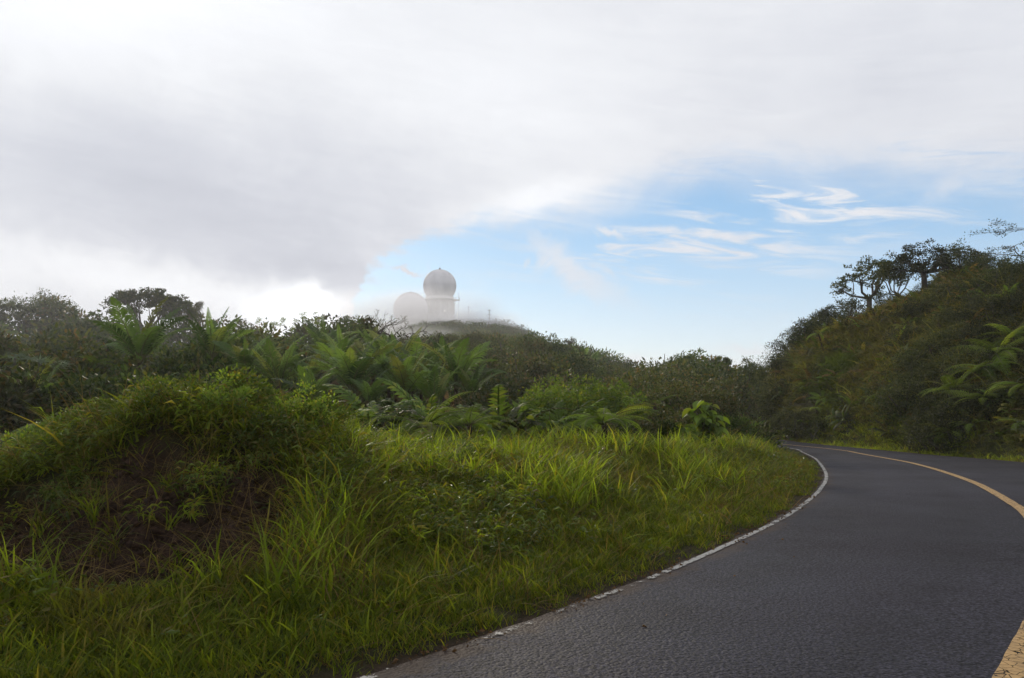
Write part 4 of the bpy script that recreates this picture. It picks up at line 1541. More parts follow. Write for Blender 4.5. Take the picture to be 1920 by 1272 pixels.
def pole(u, vtop, dist, label, arms=1, r=0.16, cat='utility pole', name='utility_pole'):
    p = at(u, vtop, dist)
    x, y = p[0], p[1]
    g = gz(x, y)
    t = empty(name, (x, y, g))
    tag(t, label, cat)
    H = p[2] - g
    m = MB()
    m.tube([(0, 0, -1), (0, 0, H)], [r, r * .7], 7)
    m.build('post', M['pole_wood'], t)
    for k in range(arms):
        m = MB()
        zz = H - 0.8 - k * 1.9
        m.box((0, 0, zz), (1.7, .16, .2))
        a = m.build('crossarm', M['pole_wood'], t)
        for s in (-.75, -.3, .3, .75):
            m = MB()
            m.lathe([(.07, zz + .11), (.1, zz + .2), (.07, zz + .36), (.01, zz + .38)], 8, centre=(s, 0))
            m.build('insulator', M['dark_metal'], a)
    return t


pole(917.5, 580, 400, 'wooden power pole with crossarms standing right of the domes on the misty ridge', 3, .22)
pole(878.5, 576, 405, 'slim lamp pole between the tower and the power pole on the ridge', 0, .16, 'lamp pole', 'lamp_pole')
pole(978, 608, 330, 'plain post on the descending ridge below the power pole', 0, .18, 'post', 'ridge_post')
pole(1099, 640, 190, 'thin mast rising from the palms near the foot of the ridge', 0, .10, 'mast', 'mast')
pole(1246, 664, 82, 'thin grey mast beside the bushes on the low saddle', 0, .05, 'mast', 'mast')
for o in list(bpy.data.objects):
    if o.name.startswith('lamp_pole'):
        m = MB()
        m.box((.3, 0, 0), (1.3, .3, .25))
        q = m.build('lamp_head', M['dark_metal'], o)
        q.location = (0, 0, at(878.5, 576, 405)[2] - o.location.z)


# ------------------------------------------------------------------ trees and shrubs
def thing_tree(name, label, cat, group, parts, loc, rz=0.0, scale=1.0, zs=None):
    t = empty(name, loc, rz)
    t.scale = (scale, scale, zs if zs else scale)
    tag(t, label, cat, group)
    for pn, me in parts:
        if me is not None:
            link(bpy.data.objects.new(pn, me), t)
    return t


BUSH = []
for i in range(7):
    BUSH.append(bushy(400 + i, 1.75 + .25 * (i % 3), 2.9 + .3 * (i % 2), 50, 56, 0.20, M['far_leaf'] if i % 3 else M['dull_leaf'], 0.42))
LOOSE = [bushy(420 + i, 1.7, 3.2, 34, 40, 0.20, M['dull_leaf'], 0.5, 1.0) for i in range(4)]
WOODY = [gnarled_tree(430 + i, 4.4, 4, 0.13, 2600, 0.19, 0.42, dict(spread=0.55, kmin=2, kmax=3), 0.30) for i in range(5)]
SPARSE = [gnarled_tree(440 + i, 3.4, 5, 0.07, 500, 0.11, 0.16, dict(spread=0.5, kmin=2, kmax=3, len=0.72), 0.25, leafmat=M['dull_leaf']) for i in range(4)]

# top outline of the woodland by photo column
CU = np.array([-260, 0, 25, 60, 110, 160, 215, 300, 380, 430, 490, 545, 590, 650, 690, 730, 800, 870, 930, 1000, 1060, 1110, 1150, 1180])
CY = np.array([585, 590, 588, 574, 572, 578, 592, 606, 600, 604, 610, 606, 612, 600, 616, 632, 634, 630, 630, 640, 652, 668, 686, 700])
LAND = [(-400, 'the unseen end of the wood'), (30, 'the pale-stemmed broadleaf tree'), (175, 'the small fern-like palm'), (280, 'the flat-topped tree'), (400, 'the second tall palm'), (463, 'the third palm'), (560, 'the sunlit feathery treetops'),
        (650, 'the tall dark bush on the skyline'), (745, 'the bare forked tree'), (825, 'the radar tower'), (917, 'the ridge power pole'), (1000, 'the twisted bare crown'), (1068, 'the dead stump tree'), (1150, 'the foot of the ridge'), (1245, 'the thin mast'), (1330, 'the low saddle')]
COUNTS = {}
ORD = ['first', 'second', 'third', 'fourth', 'fifth', 'sixth', 'seventh', 'eighth', 'ninth', 'tenth', 'eleventh', 'twelfth']


def place_words(u, row):
    lu, words = min(LAND, key=lambda q: abs(q[0] - u))
    side = 'left of' if u < lu - 12 else ('right of' if u > lu + 12 else 'below')
    k = (words, side, row)
    COUNTS[k] = COUNTS.get(k, 0) + 1
    o = ORD[min(COUNTS[k], 12) - 1]
    return o, side, words


def woodland():
    rows = [(27, 'lowest', 0.22, 150), (32, 'low', 0.38, 112), (38, 'middle', 0.60, 100), (45, 'upper', 0.82, 92), (54, 'top', 1.0, 84)]
    rg = np.random.default_rng(11)
    for dist, row, frac, du in rows:
        u = -230 + rg.random() * du
        while u < 700:
            uu = u + rg.normal() * du * 0.2
            if dist < 40 and 545 < uu < 905:
                u += du
                continue
            d = dist + rg.normal() * 1.4
            x, y, g = g_at(uu, d)
            ytop = np.interp(uu, CU, CY)
            htop = CAM_H + (HOR - ytop) / F * d
            if row != 'top':
                ytop = 735 - (735 - ytop) * frac
                htop = CAM_H + (HOR - ytop) / F * d
            H = htop - g + rg.normal() * 0.2
            H = max(1.2, H)
            typ = rg.random()
            src = BUSH if typ < .55 else (WOODY if typ < .8 else LOOSE)
            kind = 'dense dark bushy tree' if typ < .55 else ('open-crowned dark tree' if typ < .8 else 'loose olive-leaved tree')
            parts = src[rg.integers(0, len(src))]
            h0 = 4.4 if src is WOODY else 3.1
            s = np.clip(H / h0, 0.55, 1.5)
            zz = g + H - s * h0
            o, side, words = place_words(uu, row)
            thing_tree('forest_tree', f'{kind}, {o} {side} {words}, {row} tier', 'tree', 'trees of the woodland behind the grassy mound',
                       (('trunk', parts[0]), ('crown', parts[1])), (x, y, min(zz, g) if zz < g else g + (zz - g) * .5), rg.random() * 6.28, s, s * (H - min(zz - g, 0)) / (s * h0) if False else s)
            u += du * (0.8 + rg.random() * 0.4)
    # the wooded slope that climbs to the ridge
    rows = [(44, 'nearest', 0.38, 78), (55, 'lower', 0.55, 66), (67, 'middle', 0.72, 58), (80, 'upper', 0.87, 52), (95, 'highest', 1.0, 46)]
    for dist, row, frac, du in rows:
        u = 640 + rg.random() * du
        end = 1210 if dist < 90 else 1170
        while u < end:
            uu = u + rg.normal() * du * .2
            if dist < 50 and uu < 890:
                u += du
                continue
            d = dist + rg.normal() * 2
            x, y, g = g_at(uu, d)
            ytop = np.interp(uu, CU, CY)
            ytop = 745 - (745 - ytop) * frac
            htop = CAM_H + (HOR - ytop) / F * d
            H = max(1.4, htop - g + rg.normal() * .55)
            typ = rg.random()
            src = BUSH if typ < .62 else (WOODY if typ < .80 else LOOSE)
            kind = 'rounded dark bush' if typ < .62 else ('open twiggy tree' if typ < .80 else 'loose brownish bush')
            parts = src[rg.integers(0, len(src))]
            h0 = 4.4 if src is WOODY else 3.1
            s = float(np.clip(H / h0, 0.6, 1.6))
            o, side, words = place_words(uu, row)
            thing_tree('slope_tree', f'{kind}, {o} {side} {words}, {row} slope', 'tree', 'trees on the slope climbing to the ridge',
                       (('trunk', parts[0]), ('crown', parts[1])), (x, y, max(g - .3, min(g + .6, g + H - s * h0))), rg.random() * 6.28, s)
            u += du * (0.8 + rg.random() * .4)
    # low saddle in the middle distance
    su = np.array([1150, 1180, 1215, 1245, 1265, 1300, 1340, 1365, 1380, 1400, 1425, 1445])
    sy = np.array([692, 694, 690, 682, 672, 668, 672, 684, 690, 692, 690, 700])
    rows = [(34, 'nearest', 0.34, 92), (44, 'lower', 0.55, 76), (60, 'upper', 0.8, 56), (78, 'highest', 1.0, 44)]
    for dist, row, frac, du in rows:
        u = 1120 + rg.random() * du * .5
        end = 1350 if dist < 50 else 1440
        while u < end:
            uu = u + rg.normal() * du * .15
            d = dist + rg.normal() * 1.5
            x, y, g = g_at(uu, d)
            ytop = 765 - (765 - np.interp(uu, su, sy)) * frac
            H = max(1.0, CAM_H + (HOR - ytop) / F * d - g + rg.normal() * .12)
            src = BUSH if rg.random() < .7 else LOOSE
            kind = 'dark rounded bush' if src is BUSH else 'loose olive bush'
            parts = src[rg.integers(0, len(src))]
            s = float(np.clip(H / 3.1, 0.45, 1.5))
            o, side, words = place_words(uu, row)
            thing_tree('saddle_bush', f'{kind}, {o} {side} {words}, {row} in thicket', 'bush', 'bushes of the thicket on the low saddle',
                       (('trunk', parts[0]), ('crown', parts[1])), (x, y, g - .2), rg.random() * 6.28, s)
            u += du * (0.8 + rg.random() * .4)


woodland()


def umbrella(seed, H=5.0, R=2.7, fork=.42, limbs=7, clumps=70, per=70, leaf=.17, thick=.16, dome=.22, cl=.42, r=.16, leafmat=None, lean=0.0, cover=1.0):
    """trunk that forks into curving limbs under a wide shallow crown"""
    rg = np.random.default_rng(seed)
    mb, cr = MB(), MB()
    f = np.array([lean * H * .3, 0, H * fork])
    mb.tube([(0, 0, -.6), (0.04, 0, 0), f * [.6, 1, .5] + rg.normal(size=3) * .04, f], [r * 1.25, r, r * .85, r * .8], 8, cap=False)
    top = lambda x, y: H * (1 - dome * ((x - lean * H * .4) ** 2 + y ** 2) / R ** 2)
    cents = []
    for k in range(limbs):
        a = k * 2 * PI / limbs + rg.normal() * .25
        rr = R * (.45 + .45 * rg.random())
        e = np.array([lean * H * .4 + rr * math.cos(a), rr * math.sin(a), 0])
        e[2] = top(e[0], e[1]) - H * thick
        m1 = f + (e - f) * [.45, .45, .25] + rg.normal(size=3) * .10 * R / 2
        m2 = f + (e - f) * [.75, .75, .70] + rg.normal(size=3) * .08 * R / 2
        mb.tube([f, m1, m2, e], [r * .55, r * .42, r * .30, r * .12], 6, cap=False)
        for j in range(5):
            s0 = (m1, m2, m2, e, e)[j]
            aa = a + rg.normal() * .8
            q = s0 + np.array([math.cos(aa), math.sin(aa), 0]) * R * .35 * (.5 + rg.random())
            q[2] = top(q[0], q[1]) - H * thick * .5
            mid = (s0 + q) / 2 + rg.normal(size=3) * .06 * R / 2 - np.array([0, 0, .05])
            mb.tube([s0, mid, q], [r * .22, r * .15, r * .06], 4, cap=False)
            cents.append(q)
        cents.append(e)
    for k in range(clumps):
        a, q = rg.random() * 2 * PI, R * math.sqrt(rg.random()) * cover
        x, y = lean * H * .4 + q * math.cos(a), q * math.sin(a)
        cents.append(np.array([x, y, top(x, y) - H * thick * rg.random()]))
    cents = np.array(cents)
    C = np.repeat(cents, per, 0)
    off = ball(rg, len(C)) * cl * np.array([1, 1, .42]) * np.repeat(.6 + .7 * rg.random(len(cents)), per)[:, None]
    add_simple_leaves(cr, rg, C + off, off + rg.normal(size=off.shape) * .3 + [0, 0, .1], leaf * (.6 + .8 * rg.random(len(C))), leaf * .5)
    return mb.mesh('trunk', M['bark'], True), cr.mesh('crown', leafmat or M['far_leaf'])


def skyline_tree(name, label, cat, u, vtop, vbase, dist, parts, h0, rz=0.0, group=None, sx=1.0):
    """a tree whose top and foot stand at given photo rows; on the hill it stands where the crest shows"""
    if vbase is None:
        r = ray(u, HOR)
        ds = np.arange(30, 62, .25)
        h = ground_h(r[0] * ds, ds)
        i = int(np.argmax((h - CAM_H) / ds))
        dist = float(ds[i])
        a, b = at(u, vtop, dist), np.array([r[0] * dist, dist, h[i] - .15])
    else:
        a, b = at(u, vtop, dist), at(u, vbase, dist)
    s = (a[2] - b[2]) / h0
    t = thing_tree(name, label, cat, group, parts, tuple(b), rz, s)
    t.scale = (s * sx, s * sx, s)
    return t


def special_trees():
    pn = lambda p: (('trunk', p[0]), ('crown', p[1]))
    # the flat umbrella crown
    P = dict(spread=0.95, kmin=2, kmax=4, len=0.80, flat=3, up=0.02, wob=0.16)
    for k, (u, vt, vb, sx, lab) in enumerate(((272, 538, 640, 1.0, 'wide flat-topped umbrella tree rising above the woodland with sky through its limbs'),
                                             (335, 556, 650, .8, 'smaller flat-crowned tree leaning out beside the umbrella tree'))):
        p = umbrella(501 + k * 3, 5.0, 2.7 if k == 0 else 1.7, .35, 8, 54 if k == 0 else 20, 60, .19)
        skyline_tree('umbrella_tree', lab, 'tree', u, vt, vb + 30, 56, pn(p), 5.0, 1.0 + k, None, sx)
    p = gnarled_tree(510, 4.5, 4, 0.13, 3600, 0.14, 0.42, dict(spread=0.7, kmin=2, kmax=3, flat=1), 0.3)
    skyline_tree('skyline_tree', 'dark tree with sky showing under its limbs at the woodland end', 'tree', -8, 562, 640, 54, pn(p), 4.5, 0.4)
    p = gnarled_tree(512, 4.5, 4, 0.13, 3600, 0.14, 0.40, dict(spread=0.7, kmin=2, kmax=3, flat=1), 0.3)
    skyline_tree('skyline_tree', 'dark round-crowned tree on the skyline next to the sky gap', 'tree', 36, 560, 645, 55, pn(p), 4.5, 2.4)
    p = bushy(513, 1.9, 3.0, 60, 80, .13, M['far_leaf'])
    skyline_tree('skyline_tree', 'dense mushroom-shaped dark tree on the woodland skyline', 'tree', 84, 557, 640, 55, pn(p), 3.1, 0)
    for k, (u, vt, w, lab) in enumerate(((384, 566, 1.0, 'thin feathery tree just right of the umbrella tree'), (455, 600, 1.0, 'low feathery tree against the bright cloud'), (556, 584, 1.15, 'sunlit feathery tree with yellowish leaves against the white cloud'),
                                         (528, 596, .9, 'small feathery tree beside the sunlit yellowish one'), (585, 598, .9, 'small twiggy tree right of the sunlit yellowish one'))):
        p = gnarled_tree(520 + k, 3.6, 5, .06, 1500, .13, .2, dict(spread=.5, kmin=2, kmax=3, len=.74), .25, leafmat=M['bright_leaf'] if k in (2, 3) else M['dull_leaf'])
        skyline_tree('feathery_tree', lab, 'tree', u, vt, vt + 62, 55 if k == 0 else 50, pn(p), 3.6, k * 1.3, None, w)
    p = bushy(530, 1.35, 3.6, 60, 80, .13, M['far_leaf'], .3)
    skyline_tree('skyline_bush', 'tall dark upright bush on the skyline left of the radomes', 'bush', 655, 592, 690, 48, pn(p), 3.7, 0)
    # bare forked trees before the mist
    for k, (u, vt, vb, lab, sd) in enumerate(((748, 583, 660, 'bare forked tree with curling branches in front of the mist', 3), (697, 585, 640, 'small bare twiggy tree at the edge of the mist', 5), (781, 604, 662, 'low bare twiggy tree right of the bare forked tree', 8),
                                              (942, 618, 660, 'twisted bare crown poking out of the dark slope', 12))):
        p = gnarled_tree(540 + sd, 3.4, 5, .13, 260 if k != 1 else 420, .10, .10, dict(spread=.55, kmin=2, kmax=2, len=.80, wob=.28, taper=.74), .22, leafmat=M['dull_leaf'], bark=M['bark'])
        skyline_tree('bare_tree', lab, 'tree', u, vt, vb, (38, 42, 42, 78)[k], pn(p), 3.4, 1.1 * k, None, 1.15)
    # dead stump tree on the ridge flank and shaggy one by the hill
    p = gnarled_tree(560, 4.0, 2, .20, 140, .25, .35, dict(spread=1.1, kmin=2, kmax=3, len=.32, taper=.8, wob=.1), .62, leafmat=M['far_leaf'])
    skyline_tree('dead_tree', 'dead upright trunk with stubby limbs on the flank of the ridge', 'tree', 1068, 634, 676, 120, pn(p), 4.0, .5)
    p = gnarled_tree(565, 3.4, 3, .08, 90, .12, .2, dict(spread=1.0, kmin=2, kmax=3, len=.55, taper=.75, wob=.2), .4, leafmat=M['far_leaf'])
    skyline_tree('bare_tree', 'small crooked bare tree leaning in the gap beside the cut hill', 'tree', 1447, 684, 740, 60, pn(p), 3.4, 2.0)
    # upright trees of the saddle skyline
    for k, (u, vt, d, lab, kind) in enumerate(((1290, 664, 76, 'broad dense dark tree crowning the saddle thicket', 0), (1328, 666, 76, 'twiggy tree right of the broad one on the saddle', 1), (1357, 668, 75, 'narrow dark upright tree on the saddle skyline', 0),
                                               (1382, 670, 75, 'thin see-through tree on the saddle skyline', 1), (1412, 678, 74, 'palm-like bushy tree nearest the gap in the saddle', 0), (1270, 676, 74, 'low bushy tree right of the thin mast', 0))):
        p = bushy(570 + k, (1.9, 1, .75, 1, 1.2, 1.2)[k], 3.0, 44, 70, .15, M['far_leaf'], .35) if kind == 0 else gnarled_tree(575 + k, 3.1, 5, .06, 900, .13, .2, dict(spread=.45, kmin=2, kmax=3, len=.74), .28, leafmat=M['dull_leaf'])
        skyline_tree('saddle_tree', lab, 'tree', u, vt, vt + 64, d, pn(p), 3.1, k)
    # trees on top of the cut hill
    P = dict(spread=.60, kmin=2, kmax=3, len=.80, wob=.20, taper=.74, up=.03, flat=2)
    for k, (u, vt, vb, d, lab, sd, n, sx) in enumerate((
            (1637, 483, None, 47, 'gnarled forked tree standing alone on the hill crest with a thin flat crown', 3, 3300, 1.18),
            (1697, 470, None, 47.5, 'crooked leaning tree between the lone gnarled tree and the thick-trunked one', 7, 3000, 1.0),
            (1742, 452, None, 46.5, 'thick-trunked tree with a dense spreading crown on the hill crest', 11, 4200, 1.15),
            (1808, 454, None, 46, 'low sparse wind-bent tree at the crest right of the thick-trunked one', 15, 1500, 1.25),
            (1985, 415, None, 40, 'sparse twiggy tree with reddish leaves at the very top of the hill', 19, 1500, 1.1))):
        if k < 4:
            p = umbrella(600 + sd, 4.2, (1.9, 1.5, 1.9, 1.7)[k], (.34, .25, .45, .15)[k], (6, 5, 7, 6)[k], (40, 30, 64, 14)[k], (40, 40, 46, 30)[k], .15, (.20, .3, .25, .3)[k], (.35, .3, .4, .3)[k], (.30, .32, .36, .25)[k], (.17, .11, .20, .07)[k], M['hill_leaf'], (.0, .12, 0, .15)[k])
        else:
            p = gnarled_tree(600 + sd, 4.2, 5, .10, n, .13, .24, P, .30, (-.2, 0), leafmat=M['hill_leaf'])
        skyline_tree('hilltop_tree', lab, 'tree', u, vt, vb, d, pn(p), 4.2, (0.3, 2.1, 4.0, .2, 3.3)[k], 'wind-bent trees on the crest of the hill', sx)


special_trees()


def hill_shrubs():
    """leafy shrubs on the cut hill"""
    rg = np.random.default_rng(21)
    big = [bushy(700 + i, 1.5, 1.9, 60, 60, .105, M['hill_leaf'], .15) for i in range(4)]
    edge = [bushy(710 + i, 1.1, 1.3, 36, 60, .10, M['hill_leaf'], .2, .9) for i in range(4)]
    ragged = [gnarled_tree(716 + i, 1.7, 4, .04, 700, .10, .16, dict(spread=.55, kmin=2, kmax=3), .2, leafmat=M['hill_leaf']) for i in range(3)]

    def on_hill(u, v):
        """point on the hill surface seen at a photo pixel"""
        r = ray(u, v)
        ds = np.arange(16, 75, .12)
        X, Y, Z = r[0] * ds, ds, CAM_H + r[2] * ds
        h = ground_h(X, Y)
        dr = signed(RIGHT_C, X, Y)
        gap = np.where(dr > 0.2, Z - h, 99.0)
        k = np.nonzero(gap < 0)[0]
        i = k[0] if len(k) else int(np.argmin(gap))
        return X[i], Y[i], h[i]
    global ON_HILL
    ON_HILL = on_hill
    # the crest line, dark and ragged
    crest = [(1462, 712), (1470, 690), (1480, 668), (1494, 650), (1510, 636), (1528, 622), (1545, 612), (1562, 605), (1580, 604), (1600, 600), (1618, 596), (1650, 588), (1668, 572), (1690, 560), (1712, 552),
             (1735, 540), (1758, 530), (1775, 512), (1795, 500), (1815, 495), (1835, 492), (1856, 495), (1876, 500), (1895, 503), (1915, 500), (1940, 495), (1970, 490)]
    ways = ['at the lowest end of the crest', 'on the low steep end of the crest', 'partway up the crest left of the lone gnarled tree', 'at the foot of the lone gnarled tree', 'below the crooked leaning tree', 'below the thick-trunked tree', 'on the dense hump right of the hilltop trees', 'at the top of the hill by the frame edge']
    cnt = {}
    for i, (u, v) in enumerate(crest):
        if 1595 < u < 1660 or u in (1712, 1758):
            continue
        x, y, z = on_hill(u, v + 8)
        low_ = .6 if 1660 < u < 1790 else 1.0
        w = ways[min(7, int(np.searchsorted([1475, 1530, 1605, 1665, 1715, 1765, 1880], u)))]
        cnt[w] = cnt.get(w, 0) + 1
        p = edge[i % 4] if i % 3 else big[i % 4]
        thing_tree('crest_shrub', f'{ORD[cnt[w]-1]} dark leafy shrub {w}', 'shrub', 'shrubs along the crest of the cut hill', (('trunk', p[0]), ('crown', p[1])), (x, y, z - .15), rg.random() * 6.28, (.75 + .35 * rg.random()) * low_)
    for i, (u, v, s) in enumerate(((1468, 680, 1.0), (1508, 612, 1.0), (1545, 580, 1.1), (1563, 566, 1.2), (1590, 560, 1.25), (1607, 568, 1.0), (1665, 545, .9), (1795, 470, 1), (1840, 470, .9), (1898, 478, .8))):
        x, y, z = on_hill(u, v + 36)
        p = ragged[i % 3]
        thing_tree('twiggy_shrub', f'twiggy see-through shrub on the hill outline, {ORD[i]} counted upward along the crest', 'shrub', 'twiggy shrubs on the outline of the cut hill', (('trunk', p[0]), ('crown', p[1])), (x, y, z - .1), rg.random() * 6.28, s)
    # big dark shrub mass on the face
    mass = [(1700, 640), (1740, 625), (1780, 610), (1820, 600), (1860, 590), (1715, 680), (1755, 668), (1800, 650), (1845, 640), (1890, 625), (1705, 720), (1735, 715), (1775, 700), (1820, 690), (1700, 760), (1725, 765),
            (1760, 750), (1735, 805), (1755, 790), (1770, 825), (1790, 560), (1830, 548), (1870, 545), (1910, 560), (1750, 575), (1720, 590), (1885, 690), (1905, 590), (1800, 780), (1840, 770), (1870, 750)]
    cnt = {}
    for i, (u, v) in enumerate(mass):
        x, y, z = on_hill(u, v + 12)
        p = big[i % 4]
        w = ('high on the face below the thick-trunked tree' if v < 600 else ('in the upper part of the dark shrub mass' if v < 660 else ('in the middle of the dark shrub mass' if v < 735 else 'at the foot of the dark shrub mass beside the ferns')))
        cnt[w] = cnt.get(w, 0) + 1
        thing_tree('hillside_shrub', f'{ORD[min(11, cnt[w]-1)]} dark glossy-leaved shrub {w}', 'shrub', 'glossy-leaved shrubs massed on the face of the hill', (('trunk', p[0]), ('crown', p[1])), (x, y, z - .3), rg.random() * 6.28, .62 + .25 * rg.random())
    foot = [(1452, 745), (1450, 770), (1455, 795), (1475, 800), (1500, 815), (1535, 820), (1465, 745)]
    for i, (u, v) in enumerate(foot):
        x, y, z = on_hill(u, v)
        p = edge[i % 4]
        thing_tree('foot_shrub', f'{ORD[i]} small brownish shrub at the steep shaded end of the cut hill', 'shrub', 'small shrubs at the steep end of the cut hill', (('trunk', p[0]), ('crown', p[1])), (x, y, z - .3), rg.random() * 6.28, .7 + .3 * rg.random())


hill_shrubs()

# ------------------------------------------------------------------ palms and ferns
PALM_F = [pinnate(800 + i, 2.5, 40, .66, 1.2, .8 + .4 * i / 3, M['palm'], .052, .55, .30) for i in range(4)]
PALM_FOLD = [pinnate(806 + i, 2.4, 34, .50, 1.25, .55, M['palm'], .05, .9, .1) for i in range(2)]
PALM_D = pinnate(810, 2.1, 30, .5, .3, 1.6, M['palm_dead'], .04, 1.2, .0)
FERN_F = [pinnate(820 + i, 1.9, 26, .30, .75 - .12 * i, 1.05 + .2 * i, M['fern'], .05, .35, .1, .12, 12) for i in range(4)]
FERN_P = [pinnate(830 + i, 1.9, 26, .30, .95 - .3 * i, 1.2, M['fern_pale'], .05, .35, .1, .12, 12) for i in range(2)]
mt = MB()
mt.tube([(0, 0, -1.0), (0.02, 0, .3), (-.02, .02, 1.0)], [.11, .095, .08], 8)
PALM_T = mt.mesh('trunk', M['fern_bark'], True)
mt = MB()
mt.tube([(0, 0, -.6), (0.02, 0, .4), (0, .02, 1.0)], [.11, .10, .09], 8)
FERN_T = mt.mesh('trunk', M['fern_bark'], True)


def palm(u, v, dist, s, seed, label, n=11, open_=1.0, dead=2):
    rg = np.random.default_rng(seed)
    s = s * .95
    c = at(u, v + 14 * s, dist)
    g = gz(c[0], c[1])
    h = max(.5, c[2] - g)
    t = empty('palm', (c[0], c[1], g))
    tag(t, label, 'palm', 'feathery palms in the hollow behind the mound')
    tr = link(bpy.data.objects.new('trunk', PALM_T), t)
    tr.scale = (s, s, h)
    for k in range(n):
        a = k * 2.399 + rg.random() * .4
        q = k / n
        me = PALM_F[rg.integers(0, 4)] if rg.random() < .72 else PALM_FOLD[rg.integers(0, 2)]
        put('frond', me, t, (0, 0, h), (rg.normal() * .18, (-.30 + .85 * q) * open_, a), s * (.8 + .3 * rg.random()))
    for k in range(dead):
        f = put('frond', PALM_D, t, (0, 0, h - .1), (rg.normal() * .3, .35 + .3 * rg.random(), rg.random() * 6.28), s * (.7 + .3 * rg.random()))
        f['label'] = 'withered brown frond hanging down'
    return t


PALMS = [(263, 664, 33, 1.15, 'tallest full-crowned palm below the flat-topped tree'),
         (398, 660, 34, 1.0, 'tall palm with brown lower fronds, next right of the tallest one'),
         (463, 690, 31, .75, 'palm with pale curled upright fronds behind the crest of the mound'),
         (522, 712, 30, .85, 'low dark palm just over the highest point of the mound'),
         (585, 748, 26, .62, 'small palm whose fan shows behind the end of the mound'),
         (604, 655, 42, .95, 'higher palm with yellowed tips left of the tall skyline bush'),
         (645, 670, 38, .75, 'slim palm tucked between two larger palms right of centre of the grove'),
         (662, 724, 29, .98, 'large bright palm with a broad upright fan, lowest in the grove'),
         (700, 656, 44, .85, 'highest palm of the grove just under the small bare twiggy tree'),
         (744, 690, 36, 1.0, 'broad green palm directly below the bare forked tree'),
         (762, 738, 29, .85, 'low palm with pale folded fronds beside the large bright one'),
         (808, 692, 37, .75, 'palm with a leaning pale frond in the middle of the grove'),
         (832, 672, 41, .65, 'small palm with orange tips at the upper edge of the grove'),
         (856, 716, 31, .95, 'rightmost big palm of the grove with a bright rounded top'),
         (884, 735, 30, .6, 'small palm with one long pale frond stretching right'),
         (65, 760, 27, .75, 'shaded palm with a single fan standing low near the pale-stemmed tree'),
         (622, 700, 35, .7, 'dark palm half hidden behind the large bright one'),
         (700, 700, 33, .8, 'shaded palm between the large bright one and the broad green one'),
         (790, 730, 31, .7, 'shaded low palm under the leaning pale frond'),
         (560, 690, 39, .65, 'small dull palm behind the low dark palm'),
         (640, 690, 33, .8, 'dusky palm left of the large bright one'),
         (730, 720, 30, .8, 'bushy palm between the large bright one and the low folded one'),
         (775, 700, 34, .8, 'pale green palm above the low folded one'),
         (820, 745, 28, .6, 'stubby palm at the grass edge below the big right-hand palm'),
         (575, 715, 31, .65, 'ragged palm just beyond the right shoulder of the mound'),
         (690, 755, 27, .6, 'short palm hugging the grass below the large bright one'),
         (1092, 668, 110, 1.5, 'palm clump at the foot of the thin mast on the ridge flank'),
         (1108, 676, 108, 1.3, 'lower palm beside the mast on the ridge flank')]
for i, (u, v, d, s, lab) in enumerate(PALMS):
    palm(u, v, d, s * 1.08, 900 + i, lab, 15 if s > .8 else 12, .9, 2 if s > .7 and i % 2 == 1 else 1)


def fern(x, y, z, s, seed, label, n=10, h=.5, pale=.2, flat=.0, tilt=(0, 0), group=None, name='tree_fern', toward=None, spread=1.0):
    rg = np.random.default_rng(seed)
    t = empty(name, (x, y, z))
    t.rotation_euler = (tilt[0], tilt[1], 0)
    tag(t, label, 'fern', group)
    tr = link(bpy.data.objects.new('trunk', FERN_T), t)
    tr.scale = (s, s, h)
    for k in range(n):
        a = k * 2 * PI / n + rg.normal() * .2
        if toward is not None:
            a = toward + (k / (n - 1) - .5) * 2 * spread + rg.normal() * .12
        me = FERN_P[rg.integers(0, 2)] if rg.random() < pale else FERN_F[rg.integers(0, 4)]
        put('frond', me, t, (0, 0, h), (rg.normal() * .2, flat + (-.15 + .45 * rg.random()), a), s * (.75 + .4 * rg.random()))
    return t


